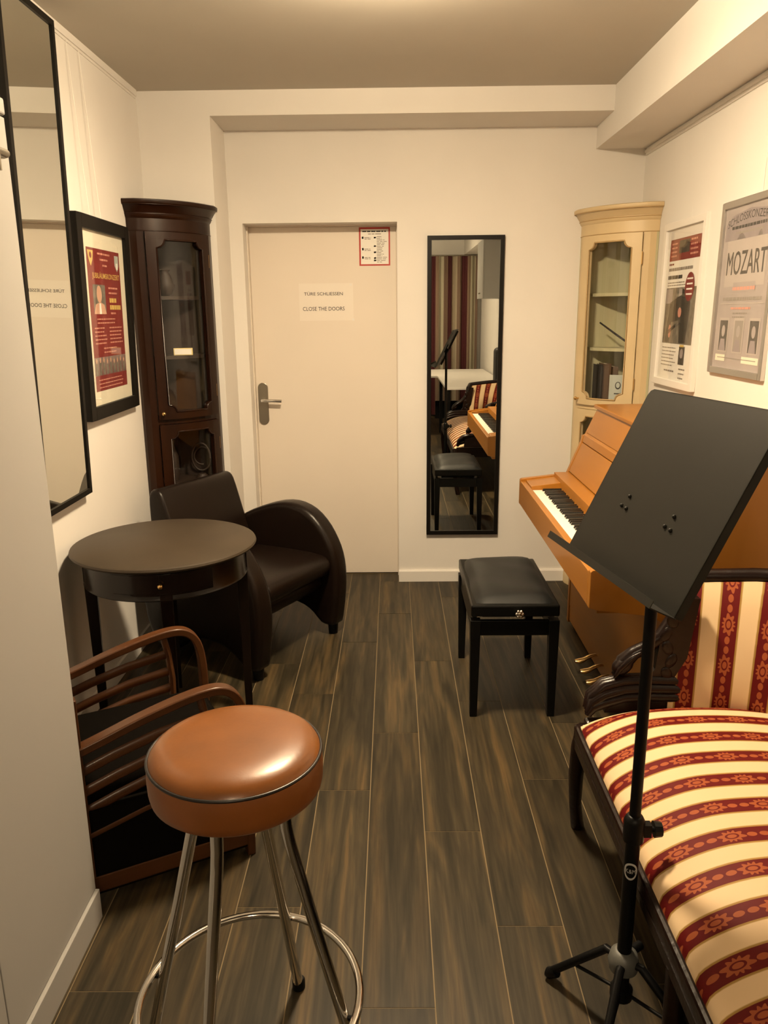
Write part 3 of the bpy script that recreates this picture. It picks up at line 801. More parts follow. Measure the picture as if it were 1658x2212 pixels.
for y0, y1 in ((a, KY0 - .002), (KY1 + .002, b)):
    MB().prism([(.632, .69), (.632, .748), (.83, .772), (.83, .69)], 'y', y0, y1).build('key_block', M['oaky'], t, bevel=.002)
wk = MB().rbox(-.073, .073, -.0113, .0113, -.02, 0, .0012, 1).build('white_key', M['ivory'], t, loc=(.706, KY1 - KW / 2, .732))
bk = MB().prism([(-.048, 0), (-.045, .011), (.048, .012), (.048, -.01), (-.048, -.01)], 'y', -.0055, .0055).build('black_key', M['ebony'], t, loc=(.727, KY1 - KW, .732), bevel=.001)
for i in range(1, NW):
    o = wk.copy(); COL.objects.link(o); o.location = (.706, KY1 - KW * (i + .5), .732)
for i in range(2, NW):
    if i % 7 in (2, 6): continue
    o = bk.copy(); COL.objects.link(o); o.location = (.727, KY1 - KW * i, .732)
MB().box(.870, .885, a, b, .11, .600).build('lower_panel', M['oaky'], t)
MB().rbox(.872, .895, a, b, .03, .11, .003).build('toe_rail', M['oaky'], t)
MB().box(1.27, 1.288, a, b, .03, 1.08).build('back_panel', M['oaky'], t)
for yy in (3.13, 3.03, 2.93):
    p = MB()
    p.tube([(.875, yy, .085), (.865, yy, .090), (.84, yy, .082), (.815, yy, .066), (.795, yy, .060), (.778, yy, .060)], [.007, .008, .011, .015, .018, .012], 12, flat=.6)
    p.build('pedal', M['brass'], t, smooth=60)
for yy in (PY0 + .08, PY1 - .08):
    for xx in (.90, 1.25):
        MB().cyl((xx, yy - .012, .021), (xx, yy + .012, .021), .021, n=14).build('caster', M['standpole'], t, smooth=40)

# ------------------------------------------------------------------ piano bench
t = thing('piano_bench', 'black piano bench with velour seat in front of the back-wall mirror', 'bench', (.453, 3.04, 0))
hw, hl = .166, .288
def cushion(u, v):
    x, y = (u * 2 - 1), (v * 2 - 1)
    e = (1 - abs(x) ** 5) * (1 - abs(y) ** 7)
    return (x * (hw - .012), y * (hl - .012), .458 + .038 * max(0, e) ** .55 + .003 * math.sin(7 * y + 2 * x))
MB().grid(cushion, 14, 18).build('seat_cushion', M['velvet'], t, smooth=60)
MB().rbox(-hw, hw, -hl, hl, .418, .464, .006).build('seat_frame', M['black'], t)
MB().box(-hw + .05, hw - .05, -hl + .06, hl - .06, .395, .42).build('lift_mechanism', M['standpole'], t)
for sx in (-1, 1):
    for sy in (-1, 1):
        x, y = sx * (hw - .018), sy * (hl - .022)
        l = MB()
        tz, bz_ = .402, 0.0
        wt, wb_ = .020, .014
        vs = [(x + a * w + (0 if z else sx * .002), y + b_ * w, z) for z, w in ((bz_, wb_), (tz, wt)) for b_ in (-1, 1) for a in (-1, 1)]
        l.add(vs, [(0, 2, 3, 1), (4, 5, 7, 6), (0, 1, 5, 4), (2, 6, 7, 3), (0, 4, 6, 2), (1, 3, 7, 5)])
        l.build('leg', M['black'], t, bevel=.002)
for sy in (-1, 1):
    MB().rbox(-hw + .036, hw - .036, sy * (hl - .022) - .010, sy * (hl - .022) + .010, .338, .398, .002).build('apron', M['black'], t)
for sx in (-1, 1):
    MB().rbox(sx * (hw - .018) - .010, sx * (hw - .018) + .010, -hl + .042, hl - .042, .338, .398, .002).build('apron', M['black'], t)
kb = MB().cyl((.012, -hl, .438), (.012, -hl - .018, .438), .007, n=12)
for i in range(6):
    an = 2 * PI * i / 6
    kb.ball((.012 + .011 * math.cos(an), -hl - .022, .438 + .011 * math.sin(an)), .007, n=8, m=5)
kb.ball((.012, -hl - .024, .438), .010, .006, .010, n=10, m=6)
kb.build('height_knob', M['chrome'], t, smooth=50)

# ------------------------------------------------------------------ leather armchair
t = thing('leather_armchair', 'dark brown leather tub armchair in the left corner behind the round table', 'armchair', (-.712, 3.497, 0), R(-29.4))
arm = [(-.235, .05), (-.300, .16), (-.315, .30), (-.315, .42), (-.270, .505), (-.209, .550), (-.117, .595), (.0, .635), (.088, .648), (.16, .638), (.224, .608), (.28, .555), (.320, .495), (.350, .43), (.366, .36), (.370, .28), (.362, .186), (.348, .09), (.338, .05),
       (.270, .05), (.240, .075), (.205, .110), (.150, .135), (.063, .146), (-.03, .135), (-.095, .10), (-.135, .05)]
def smooth_poly(p, it=1):
    for _ in range(it):
        q = []
        for i in range(len(p)):
            a_, b_ = p[i], p[(i + 1) % len(p)]
            q += [(a_[0] * .75 + b_[0] * .25, a_[1] * .75 + b_[1] * .25), (a_[0] * .25 + b_[0] * .75, a_[1] * .25 + b_[1] * .75)]
        p = q
    return p
def pillow_prism(poly, y0, y1, rr):
    """prism across y whose rim is rounded by rr"""
    cx_ = sum(p[0] for p in poly) / len(poly); cz_ = sum(p[1] for p in poly) / len(poly)
    n = len(poly)
    area = sum(poly[i][0] * poly[(i + 1) % n][1] - poly[(i + 1) % n][0] * poly[i][1] for i in range(n))
    sg = 1 if area > 0 else -1
    nr = []
    for i in range(n):
        a_, b_ = Vector(poly[i - 1]), Vector(poly[(i + 1) % n])
        d = (b_ - a_).normalized(); nr.append(Vector((d.y, -d.x)) * sg)
    rings = []
    K = 5
    for k in range(K + 1):
        an = PI / 2 * k / K
        rings.append((-rr * (1 - math.sin(an)), y0 + rr * (1 - math.cos(an))))
    for k in range(K, -1, -1):
        an = PI / 2 * k / K
        rings.append((-rr * (1 - math.sin(an)), y1 - rr * (1 - math.cos(an))))
    vs, fs = [], []
    for off, y in rings:
        for i in range(n):
            p = Vector(poly[i]) + nr[i] * off
            vs.append((p.x, y, p.y))
    m = len(rings)
    for k in range(m - 1):
        for i in range(n):
            j = (i + 1) % n
            fs.append((k * n + i, k * n + j, (k + 1) * n + j, (k + 1) * n + i))
    mb = MB(); mb.add(vs, fs)
    mb.add(vs[:n], [tuple(range(n - 1, -1, -1))]); mb.add(vs[-n:], [tuple(range(n))])
    return mb
armp = smooth_poly(arm)
for s_ in (-1, 1):
    y0, y1 = (.238, .345) if s_ > 0 else (-.345, -.238)
    pillow_prism(armp, y0, y1, .030).build('arm', M['leather'], t, smooth=50)
back = [(-.120, .36), (-.150, .48), (-.195, .62), (-.232, .735), (-.250, .762), (-.275, .772), (-.300, .765), (-.318, .74), (-.322, .68), (-.318, .52), (-.318, .30), (-.300, .22), (-.18, .22)]
pillow_prism(smooth_poly(back), -.252, .252, .020).build('backrest', M['leather'], t, smooth=50)
seat = [(-.15, .30), (-.15, .415), (.10, .425), (.28, .422), (.330, .405), (.345, .375), (.335, .33), (.30, .31)]
pillow_prism(smooth_poly(seat), -.236, .236, .018).build('seat_cushion', M['leather'], t, smooth=50)
front = [(-.20, .235), (-.20, .305), (.27, .305), (.285, .29), (.28, .25), (.265, .235)]
pillow_prism(smooth_poly(front), -.237, .237, .01).build('seat_base', M['leather'], t, smooth=50)
for s_ in (-1, 1):
    for fx in (.305, -.185):
        MB().cyl((fx, s_ * .29, .052), (fx, s_ * .29, 0), .026, .022, n=14).build('leg', M['black'], t, smooth=40)

# ------------------------------------------------------------------ round table
t = thing('round_table', 'round black-brown side table with a small drawer by the left wall', 'table', (-.845, 2.76, 0))
MB().lathe([(0, .700), (.318, .700), (.328, .704), (.333, .711), (.330, .718), (.322, .722), (0, .722)], 64).build('table_top', M['tabletop'], t, smooth=40)
MB().lathe([(.262, .592), (.290, .592), (.294, .596), (.290, .602), (.288, .700), (.262, .700)], 64).build('apron', M['tablewood'], t, smooth=40)
da = R(282)
def curved(mb, a0, a1, z0, z1, r0_, r1_, ns=10):
    vs, fs = [], []
    for i in range(ns + 1):
        a_ = a0 + (a1 - a0) * i / ns
        for rr, z in ((r0_, z0), (r1_, z0), (r1_, z1), (r0_, z1)): vs.append((rr * math.cos(a_), rr * math.sin(a_), z))
    for i in range(ns):
        for j in range(4): fs.append((4 * i + j, 4 * i + (j + 1) % 4, 4 * i + 4 + (j + 1) % 4, 4 * i + 4 + j))
    fs += [(0, 1, 2, 3), (4 * ns + 3, 4 * ns + 2, 4 * ns + 1, 4 * ns)]
    mb.add(vs, fs)
d = MB(); curved(d, da - .62, da + .62, .612, .690, .286, .2935)
d = d.build('drawer', M['tablewood'], t, smooth=35)
fr = MB()
for z0, z1 in ((.616, .619), (.683, .686)): curved(fr, da - .58, da + .58, z0, z1, .293, .2950)
fr.build('drawer_bead', M['tablewood'], d)
kx = (.2935 * math.cos(da), .2935 * math.sin(da))
MB().cyl((kx[0], kx[1], .652), (kx[0] * 1.05, kx[1] * 1.05, .652), .004, n=8).ball((kx[0] * 1.06, kx[1] * 1.06, .652), .0095, n=10, m=6).build('knob', M['brass'], d, smooth=60)
for ang in (195, 105, 15, 285):
    ca, sa = math.cos(R(ang)), math.sin(R(ang))
    x, y = .272 * ca, .272 * sa
    l = MB()
    rot = Matrix.Rotation(R(ang), 3, 'Z')
    vs = []
    for z, w in ((0, .013), (.60, .021), (.69, .021)):
        for b_ in (-1, 1):
            for a_ in (-1, 1):
                p = rot @ Vector((a_ * w, b_ * w, 0)); vs.append((x + p.x, y + p.y, z))
    l.add(vs, [(0, 2, 3, 1), (8, 9, 11, 10)] + [(k + i, k + j, k + j + 4, k + i + 4) for k in (0, 4) for i, j in ((0, 1), (1, 3), (3, 2), (2, 0))])
    l.build('leg', M['tablewood'], t, bevel=.002)

# ------------------------------------------------------------------ slatted wooden armchair
# local x: towards the front of the chair, y: from the near arm to the far arm
t = thing('wooden_armchair', 'low brown bentwood armchair with slatted arms behind the bar stool', 'armchair', (-.405, 1.968, 0), R(28))
WD = .50; DP = .46
def arm_rail(y):
    top = [(-DP, .450), (-.38, .474), (-.29, .502), (-.19, .527), (-.12, .538), (-.075, .536), (-.045, .520), (-.025, .490), (-.014, .44), (-.010, .36), (-.012, .2), (-.016, 0)]
    return top
for y in (.02, WD - .02):
    p = arm_rail(y)
    q = [Vector((a_, 0, b_)) for a_, b_ in p]
    # smooth the path
    fine = []
    for i in range(len(q) - 1):
        for k in range(4):
            s0 = q[max(i - 1, 0)]; s1 = q[i]; s2 = q[i + 1]; s3 = q[min(i + 2, len(q) - 1)]
            u = k / 4
            fine.append(.5 * ((2 * s1) + (s2 - s0) * u + (2 * s0 - 5 * s1 + 4 * s2 - s3) * u * u + (3 * s1 - s0 - 3 * s2 + s3) * u ** 3))
    fine.append(q[-1])
    mb = MB()
    # rectangular section 36 x 22 mm along the path
    vs = []; m = len(fine)
    for i, c in enumerate(fine):
        tg = (fine[min(i + 1, m - 1)] - fine[max(i - 1, 0)]).normalized(); nrm = Vector((-tg.z, 0, tg.x))
        for a_, b_ in ((-1, -1), (1, -1), (1, 1), (-1, 1)):
            vs.append((c.x + nrm.x * .012 * b_, y + a_ * .019, max(0, c.z + nrm.z * .012 * b_)))
    fs = [(4 * i + j, 4 * i + (j + 1) % 4, 4 * i + 4 + (j + 1) % 4, 4 * i + 4 + j) for i in range(m - 1) for j in range(4)]
    fs += [(3, 2, 1, 0), (4 * m - 4, 4 * m - 3, 4 * m - 2, 4 * m - 1)]
    mb.add(vs, fs); mb.build('arm_rail', M['bentwood'], t, smooth=40, bevel=.004)
    # inner post that carries the slats
    MB().tube([(-.13, y, .525), (-.118, y, .46), (-.112, y, .38), (-.115, y, .27)], .014, 8, flat=.8).build('arm_post', M['bentwood'], t, smooth=50)
    for k, dz in enumerate((.062, .122, .180)):
        path = [(-DP, y, .450 - dz), (-.36, y, .482 - dz), (-.25, y, .508 - dz * .98), (-.118, y, .528 - dz)]
        MB().tube(path, .008, 8, flat=1.9, upv=(0, 0, 1)).build('arm_slat', M['bentwood'], t, smooth=50)
    MB().tube([(-DP, y, .205), (-.30, y, .245), (-.115, y, .275), (-.014, y, .285)], .017, 8, upv=(0, 0, 1)).build('side_rail', M['bentwood'], t, smooth=50)
    MB().rbox(-DP, -.006, y - .016, y + .016, .035, .085, .004).build('base_rail', M['bentwood'], t)
    MB().rbox(-DP - .02, -DP + .02, y - .016, y + .016, 0, .60, .005).build('back_post', M['bentwood'], t)
MB().rbox(-DP + .02, -.012, .042, WD - .042, .085, .265, .012).build('seat_base', M['seatblack'], t, smooth=40)
MB().rbox(-DP + .02, -.02, .044, WD - .044, .267, .345, .03, 3).build('seat_cushion', M['seatblack'], t, smooth=40)
for z in (.40, .47, .54, .595):
    MB().rbox(-DP - .012, -DP + .010, .036, WD - .036, z, z + .035, .004).build('back_slat', M['bentwood'], t)
MB().rbox(-.030, -.006, .036, WD - .036, .035, .085, .004).build('front_rail', M['bentwood'], t)
for y in (.006, WD - .034):
    MB().box(-DP, -.004, y, y + .028, .030, .28).build('side_panel', M['seatblack'], t)

# ------------------------------------------------------------------ bar stool
t = thing('bar_stool', 'round tan leather bar stool with chrome legs and foot ring', 'stool', (-.290, 1.262, 0))
ST = .792
prof = [(.0, ST), (.05, ST - .0005), (.09, ST - .002), (.12, ST - .005), (.138, ST - .010), (.148, ST - .017), (.1535, ST - .026)]
MB().lathe(prof[::-1] + [(0, ST)], 64).build('seat_top', M['tan'], t, smooth=60)
MB().lathe([(.0, ST - .098), (.148, ST - .098), (.154, ST - .092), (.1565, ST - .080), (.1575, ST - .055), (.156, ST - .032), (.1535, ST - .026), (.0, ST - .026)], 64).build('seat_side', M['tanside'], t, smooth=50)
MB().tube([(.1548 * math.cos(2 * PI * i / 72), .1548 * math.sin(2 * PI * i / 72), ST - .0265) for i in range(72)], .0030, 8, closed=True).build('piping', M['piping'], t, smooth=60)
MB().lathe([(.0, ST - .112), (.125, ST - .112), (.125, ST - .098), (0, ST - .098)], 32).build('seat_plate', M['standpole'], t)
for ang in (76, 166, 256, 346):
    ca, sa = math.cos(R(ang)), math.sin(R(ang))
    rz_ = [(.090, ST - .100), (.090, .66), (.092, .625), (.098, .59), (.108, .55), (.140, .42), (.192, .22), (.242, .018)]
    MB().tube([(rr * ca, rr * sa, z) for rr, z in rz_], .0115, 14).build('leg', M['chrome'], t, smooth=50)
    MB().lathe([(.015, 0), (.015, .022), (.012, .026)], 14, (.245 * ca, .245 * sa, 0)).build('foot_cap', M['standpole'], t, smooth=40)
    MB().cyl((.190 * ca, .190 * sa, .22), (.216 * ca, .216 * sa, .22), .0055, n=8).build('ring_bolt', M['standpole'], t)
MB().tube([(.2155 * math.cos(2 * PI * i / 80), .2155 * math.sin(2 * PI * i / 80), .222) for i in range(80)], .0085, 12, closed=True).build('foot_ring', M['chrome'], t, smooth=60)

# ------------------------------------------------------------------ music stand
SX, SY = .488, 1.402
t = thing('music_stand', 'black music stand with a solid tilted desk in the right foreground', 'music stand', (SX, SY, 0))
MB().cyl((0, 0, .10), (0, 0, .50), .0150, n=20).build('lower_tube', M['standpole'], t, smooth=40)
MB().cyl((0, 0, .49), (0, 0, 1.150), .0115, n=20).build('upper_tube', M['standpole'], t, smooth=40)
MB().lathe([(.0155, .468), (.021, .472), (.021, .518), (.016, .528), (.0118, .530)], 20).box(.012, .034, -.009, .009, .482, .510).build('clutch', M['standpole'], t, smooth=40)
MB().cyl((.034, 0, .496), (.040, 0, .496), .006, n=10).cyl((.040, 0, .496), (.056, 0, .496), .017, .015, n=10).build('clutch_knob', M['standpole'], t, smooth=30)
MB().lathe([(.016, .150), (.030, .152), (.033, .170), (.028, .190), (.017, .198)], 20).build('tripod_collar', M['plastic'], t, smooth=40)
MB().lathe([(.016, .075), (.024, .078), (.024, .100), (.016, .104)], 20).build('lower_collar', M['standpole'], t, smooth=40)
MB().cyl((.025, .02, .178), (.046, .035, .178), .010, n=10).build('collar_knob', M['standpole'], t, smooth=40)
for ang, rf in ((136, .180), (-42, .235), (-118, .235)):
    ca, sa = math.cos(R(ang)), math.sin(R(ang))
    lg = MB().tube([(.020 * ca, .020 * sa, .172), (.040 * ca, .040 * sa, .176), (rf * ca, rf * sa, .016)], [.0095, .0095, .0095], 12).build('leg', M['standpole'], t, smooth=40)
    MB().tube([((rf - .02) * ca, (rf - .02) * sa, .030), (rf * ca, rf * sa, .014), ((rf + .006) * ca, (rf + .006) * sa, .0135)], [.0125, .0135, .011], 12).build('rubber_foot', M['standpole'], lg, smooth=40)
    MB().tube([(.022 * ca, .022 * sa, .090), (rf * .62 * ca, rf * .62 * sa, .082)], .004, 8).build('brace', M['standpole'], t, smooth=40)
# round emblem on the lower tube, facing the camera
ea, ez = math.atan2(-SY, -SX), .405
def onT(u, v, rr=.01535):
    return (rr * math.cos(ea + u / rr), rr * math.sin(ea + u / rr), ez + v)
mb = MB(); n = 32
vs = []
for rr in (.0135, .0175):
    vs += [onT(rr * .85 * math.cos(2 * PI * i / n), rr * 1.15 * math.sin(2 * PI * i / n)) for i in range(n)]
mb.add(vs, [(i, (i + 1) % n, n + (i + 1) % n, n + i) for i in range(n)])
mb.build('emblem_ring', M['logo'], t)
vs, fs = text_geo('K&M', .011)
mb = MB(); mb.add([onT(x, y * 1.3) for x, y, z in vs], fs); mb.build('emblem_letters', M['logo'], t)
# desk
w_ = Vector((.1925, -.9813, 0)); p_ = Vector((.9813, .1925, 0)); be = R(63.5)
u_ = p_ * math.cos(be) + Vector((0, 0, 1)) * math.sin(be); n_ = w_.cross(u_)
if n_.x > 0: n_ = -n_                             # the face that carries the music looks to -x
DW, DL = .415, .362
BL = Vector((.3685, 1.587, 1.05)) - Vector((SX, SY, 0))
def dk(a, l, d): return tuple(BL + w_ * a + u_ * l + n_ * d)
def dbox(mb, a0, a1, l0, l1, d0, d1):
    vs = [dk(a, l, d) for d in (d0, d1) for l in (l0, l1) for a in (a0, a1)]
    mb.add(vs, [(0, 2, 3, 1), (4, 5, 7, 6), (0, 1, 5, 4), (2, 6, 7, 3), (0, 4, 6, 2), (1, 3, 7, 5)])
mb = MB()
c = .014
plate = [(0, 0), (DW, 0), (DW, DL - c), (DW - c * .3, DL - c * .3), (DW - c, DL), (c, DL), (c * .3, DL - c * .3), (0, DL - c)]
n = len(plate)
mb.add([dk(a, l, 0) for a, l in plate] + [dk(a, l, -.0018) for a, l in plate], [tuple(range(n)), tuple(range(2 * n - 1, n - 1, -1))] + [(i, (i + 1) % n, n + (i + 1) % n, n + i) for i in range(n)])
dbox(mb, DW - .0015, DW, 0, DL - c, -.016, 0)       # folded rim on both sides and top
dbox(mb, 0, .0015, 0, DL - c, -.016, 0)
dbox(mb, c, DW - c, DL - .0015, DL, -.016, 0)
desk = mb.build('desk', M['standblack'], t)
mb = MB(); dbox(mb, -.004, DW + .004, -.002, .0, -.002, .052); dbox(mb, -.004, DW + .004, 0, .012, .0505, .052); mb.build('desk_lip', M['standblack'], t)
for a in (.125, .285):
    for da_, dl in ((0, .018), (-.011, -.004), (.009, -.006)):
        q = Vector(dk(a + da_, .128 + dl, .001))
        MB().ball(q, .0040, n=10, m=6).build('rivet', M['standblack'], t, smooth=60)
mb = MB(); ctr = Vector(dk(DW / 2, DL / 2, -.022))
mb.tube([(0, 0, 1.13), (0, 0, 1.165), tuple(ctr)], .012, 10); dbox(mb, DW / 2 - .03, DW / 2 + .03, DL / 2 - .04, DL / 2 + .04, -.010, -.0025)
mb.build('desk_bracket', M['standpole'], t, smooth=40)

# ------------------------------------------------------------------ striped settee
t = thing('settee', 'antique settee with cream and red striped upholstery and carved dark frame', 'settee', (0, 0, 0))
FX, BX, Y0, Y1 = .520, 1.19, .42, 2.02
# plan curve of the upholstered back, from the far arm round to the near arm
def plan():
    pts = [Vector((.775, 2.035)), Vector((.86, 2.005)), Vector((.95, 1.97)), Vector((1.03, 1.925)), Vector((1.095, 1.86)), Vector((1.135, 1.77)), Vector((1.15, 1.66))]
    low = [Vector((p.x, Y0 + Y1 - p.y + .0)) for p in pts[::-1]]
    mid = [Vector((1.15, 1.66 + (low[0].y - 1.66) * k / 10)) for k in range(1, 10)]
    return pts + mid + low
PLAN = plan()
def plan_frames():
    n = len(PLAN); out = []; s_ = 0
    for i in range(n):
        tg = (PLAN[min(i + 1, n - 1)] - PLAN[max(i - 1, 0)]).normalized()
        nr = Vector((tg.y, -tg.x))
        if i: s_ += (PLAN[i] - PLAN[i - 1]).length
        out.append((PLAN[i], nr, s_))
    return out
FRM = plan_frames()
TOT = FRM[-1][2]
# which way is outwards (away from the seat)?
cen = Vector((.80, 1.22))
FRM = [(p, nr if (p - cen).dot(nr) > 0 else -nr, s_) for p, nr, s_ in FRM]
def crest(s_):
    k = s_ / TOT
    return .765 + .10 * math.sin(PI * min(1, max(0, k)))
mb = MB(); vs, st, al = [], [], []
NV = 12
for p, nr, s_ in FRM:
    zt = crest(s_)
    e = min(1.0, min(s_, TOT - s_) / .03)
    for j in range(NV + 1):
        v = j / NV
        z = .415 + (zt - .415) * v
        bulge = .030 * math.sin(PI * v) ** .6 * (0.35 + .65 * e)
        lean = .115 * v ** 1.3
        # the free edge of the panel slants outwards towards the top
        q = p + nr * (lean - bulge)
        if s_ < .3: q = q + Vector((.9, -.35)) * (.006 * v * max(0, 1 - s_ / .3))
        vs.append((q.x, q.y, z)); st.append(s_ - .041); al.append(z)
m = NV + 1; n = len(FRM)
fs = [(i * m + j, (i + 1) * m + j, (i + 1) * m + j + 1, i * m + j + 1) for i in range(n - 1) for j in range(NV)]
front_v = list(vs)
back_off = len(vs)
for (p, nr, s_), i in zip(FRM, range(n)):
    for j in range(m):
        x, y, z = front_v[i * m + j]
        vs.append((x + nr.x * .045, y + nr.y * .045, z)); st.append(s_); al.append(z)
fs += [(back_off + i * m + j, back_off + i * m + j + 1, back_off + (i + 1) * m + j + 1, back_off + (i + 1) * m + j) for i in range(n - 1) for j in range(NV)]
for i in (0, n - 1): fs += [(i * m + j, i * m + j + 1, back_off + i * m + j + 1, back_off + i * m + j) for j in range(NV)]
fs += [(i * m + NV, (i + 1) * m + NV, back_off + (i + 1) * m + NV, back_off + i * m + NV) for i in range(n - 1)]
mb.add(vs, fs); mb.attr = {'stripe': st, 'along': al}
mb.build('back_upholstery', M['stripe'], t, smooth=50)
# carved crest rail over the back
path = [(front_v[i * m + NV][0] + FRM[i][1].x * .022, front_v[i * m + NV][1] + FRM[i][1].y * .022, front_v[i * m + NV][2] + .012) for i in range(n)]
MB().tube(path, .022, 10).build('crest_rail', M['carved'], t, smooth=50)
# domed seat
def seatpt(u, v):
    x = FX + (1.145 - FX) * u; y = Y0 + .02 + (Y1 - Y0 - .02) * v
    du, dv = 2 * u - 1, 2 * v - 1
    ef = 1 - max(0, (0.30 - u) / .30) ** 2.0                       # front roll
    ee = (1 - abs(dv) ** 10)
    z = .382 + (.066 + .042 * (1 - du * du)) * max(0, ef) ** .5 * max(0, ee) ** .4 + .012 * (1 - dv * dv)
    return x, y, z
mb = MB(); vs, st, al = [], [], []
NU, NVV = 26, 60
for i in range(NU + 1):
    u = (i / NU) ** 1.5
    for j in range(NVV + 1):
        v = .5 - .5 * math.cos(PI * j / NVV) if j in (0, NVV) else j / NVV
        x, y, z = seatpt(u, v); vs.append((x, y, z)); st.append(y + .0385); al.append(x)
w = NVV + 1
fs = [(i * w + j, (i + 1) * w + j, (i + 1) * w + j + 1, i * w + j + 1) for i in range(NU) for j in range(NVV)]
# front drop to the rail
o = len(vs)
for j in range(w):
    x, y, z = vs[j]; vs.append((x + .001, y, .360)); st.append(y + .0385); al.append(x - .02)
fs += [(j, j + 1, o + j + 1, o + j) for j in range(NVV)]
mb.add(vs, fs); mb.attr = {'stripe': st, 'along': al}
mb.build('seat_upholstery', M['stripe'], t, smooth=60)
# wooden seat rails
MB().rbox(FX - .012, FX + .030, Y0, Y1, .315, .388, .008).box(FX - .014, FX - .011, Y0 + .02, Y1 - .02, .350, .354).build('front_rail', M['carved'], t)
MB().rbox(FX + .02, 1.14, Y1 - .015, Y1 + .02, .315, .40, .008).build('end_rail', M['carved'], t)
MB().rbox(FX + .02, 1.14, Y0 - .02, Y0 + .015, .315, .40, .008).build('end_rail', M['carved'], t)
MB().rbox(1.12, 1.16, Y0, Y1, .315, .40, .008).build('back_rail', M['carved'], t)
for yy, dy in ((Y1 - .02, 1), (Y0 + .02, -1), ):
    MB().tube([(FX + .014, yy, .385), (FX + .008, yy + .012 * dy, .32), (FX + .006, yy + .032 * dy, .22), (FX + .016, yy + .060 * dy, .10), (FX + .034, yy + .088 * dy, .0)], [.024, .026, .022, .018, .020], 10).build('leg', M['carved'], t, smooth=50)
for yy in (Y1 - .06, Y0 + .06):
    MB().tube([(1.13, yy, .36), (1.14, yy, .2), (1.17, yy, 0)], [.024, .020, .018], 10).build('leg', M['carved'], t, smooth=50)
MB().tube([(FX + .010, 1.22, .33), (FX + .008, 1.22, .2), (FX + .016, 1.22, 0)], [.024, .020, .018], 10).build('leg', M['carved'], t, smooth=50)
# carved arms at both ends
for sgn, ye in ((1, Y1), (-1, Y0)):
    def yy(d): return ye + sgn * d
    c0 = path[0] if sgn > 0 else path[-1]            # the arm grows out of the crest rail
    a = MB()
    a.tube([(c0[0] + .03, c0[1] - sgn * .012, c0[2] + .002), c0, (c0[0] - .028, yy(.046), .752), (.782, yy(.042), .690), (.752, yy(.040), .640), (.712, yy(.040), .606), (.678, yy(.040), .588), (.650, yy(.038), .562), (.630, yy(.036), .530)], [.020, .023, .023, .021, .021, .020, .020, .024, .014], 12)
    arm_o = a.build('arm_rail', M['carved'], t, smooth=50)
    s = MB()                                       # knuckle scroll with ribs
    s.ball((.646, yy(.034), .552), .034, .026, .024, mat=Matrix.Rotation(R(-40), 3, 'Y'))
    for k in range(3):
        s.tube([(.690, yy(.016 + .014 * k), .598), (.662, yy(.013 + .014 * k), .582), (.634, yy(.016 + .014 * k), .548), (.622, yy(.020 + .012 * k), .522)], [.004, .008, .009, .004], 8)
    s.build('scroll', M['carved'], arm_o, smooth=50)
    a = MB()
    for k, (dz, dy) in enumerate(((0, .034), (.0, .020), (-.022, .012), (-.046, .010))):   # leaf ridges running back from the front corner
        a.tube([(.548, yy(dy - .004), .424 + dz * .3), (.560, yy(dy), .462 + dz * .6), (.596, yy(dy + .004), .494 + dz), (.650, yy(dy + .006), .508 + dz), (.72, yy(dy + .006), .510 + dz), (.81, yy(dy + .008), .506 + dz)], [.010, .017, .018, .016, .015, .015], 10)
    a.build('arm_base', M['carved'], t, smooth=50)
    # solid carved panel between arm rail and upholstery
    poly = [(.600, .41), (.612, .48), (.70, .500), (.735, .545), (.742, .62), (.775, .672), (.80, .725), (.82, .755), (.845, .755), (.825, .60), (.80, .41)]
    pa = MB().prism(poly, 'y', min(yy(.022), yy(.058)), max(yy(.022), yy(.058)))
    pan = pa.build('arm_panel', M['carved'], t)
    lf = MB()
    for k in range(5):
        lf.ball((.768 + .010 * math.sin(k * 1.7), yy(.0225), .53 + .040 * k), .016, .005, .024, n=12, m=6, mat=Matrix.Rotation(R(25 if k % 2 else -25), 3, 'Y'))
    lf.build('carved_relief', M['carved'], pan, smooth=50)

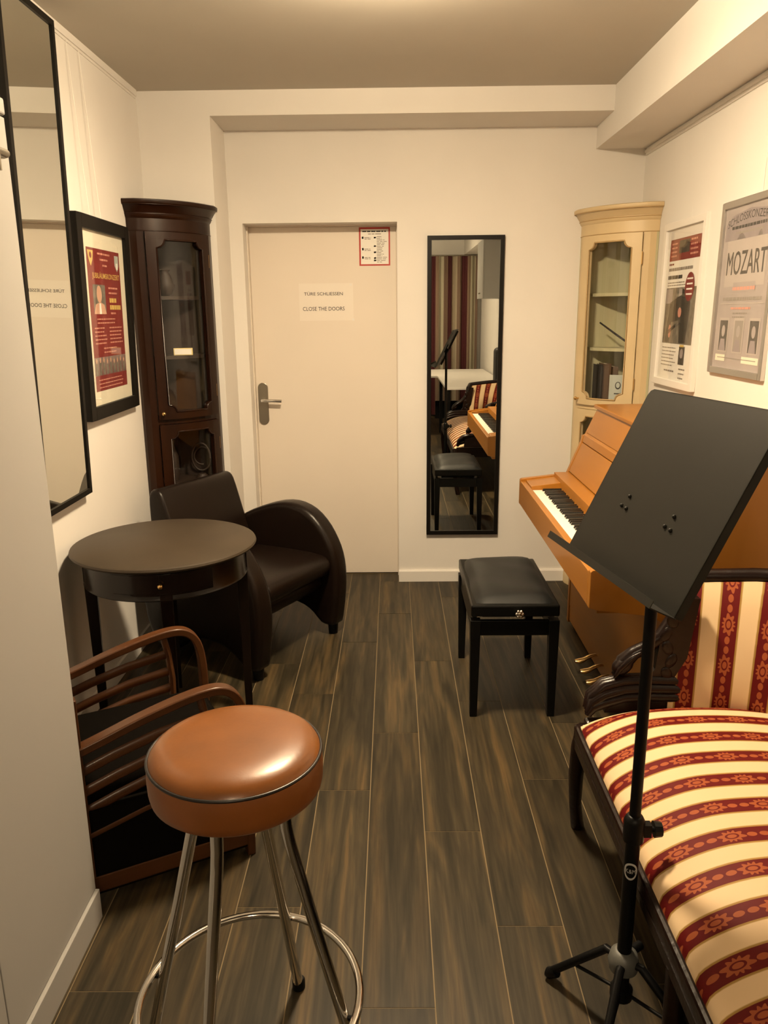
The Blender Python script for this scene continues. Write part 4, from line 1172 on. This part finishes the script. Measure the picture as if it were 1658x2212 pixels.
# ------------------------------------------------------------------ behind the camera: seen in the mirrors
t = thing('curtain', 'striped beige and dark red curtain across the far end of the room', 'curtain', (0, YF + .12, 0))
mb = MB(); vs, st = [], []
NX = 240
xa, xb = XL + .02, XR - .06
for i in range(NX + 1):
    x = xa + (xb - xa) * i / NX
    yv = .035 * math.sin(2 * PI * x / .155) + .012 * math.sin(2 * PI * x / .061 + 1)
    for z in (.02, .8, 1.6, 2.31):
        vs.append((x, yv * (1.0 if z < 2 else .7), z)); st.append(x * 1.0 + .05)
fs = [(i * 4 + j, (i + 1) * 4 + j, (i + 1) * 4 + j + 1, i * 4 + j + 1) for i in range(NX) for j in range(3)]
mb.add(vs, fs); mb.attr = {'stripe': st}
mb.build('curtain_cloth', M['curtain'], t, smooth=60)
MB().cyl((XL + .01, 0, 2.318), (XR - .01, 0, 2.318), .010, n=10).build('curtain_rod', M['steel'], t, smooth=40)
t = thing('white_table', 'white L-shaped table behind the camera, seen in the back-wall mirror', 'table', (0, 0, 0))
MB().prism([(.57, .20), (1.28, .20), (1.28, -2.60), (.05, -2.60), (.05, -1.44), (.57, -1.44)], 'z', .715, .740).build('table_top', M['white'], t, bevel=.003)
for x, y in ((.60, .16), (1.24, .16), (1.24, -2.55), (.10, -2.55), (.10, -1.50), (.62, -1.50)):
    MB().rbox(x - .02, x + .02, y - .02, y + .02, 0, .715, .003).build('leg', M['standpole'], t)
MB().box(.60, 1.24, -2.56, -2.54, .05, .30).build('modesty_panel', M['standpole'], t)
t = thing('instrument_bag', 'upright black instrument bag on the white table', 'bag', (1.20, .08, .741))
MB().rbox(-.10, .08, -.16, .10, 0, .41, .045, 3).build('bag_body', M['caseblack'], t, smooth=40)
MB().tube([(-.03, -.03, .40), (-.03, -.03, .44), (.01, -.03, .44), (.01, -.03, .40)], .008, 8).build('bag_handle', M['caseblack'], t, smooth=50)
t = thing('wall_cupboard', 'white wall cupboard high on the right wall behind the camera', 'cupboard', (1.04, -.95, 1.68))
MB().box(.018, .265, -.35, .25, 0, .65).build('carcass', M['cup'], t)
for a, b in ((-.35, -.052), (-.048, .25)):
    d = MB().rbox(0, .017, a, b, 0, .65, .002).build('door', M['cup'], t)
    MB().ball((-.008, (a + b) / 2 + (.11 if a < -.1 else -.11), .06), .009, n=10, m=6).build('knob', M['steel'], d, smooth=50)
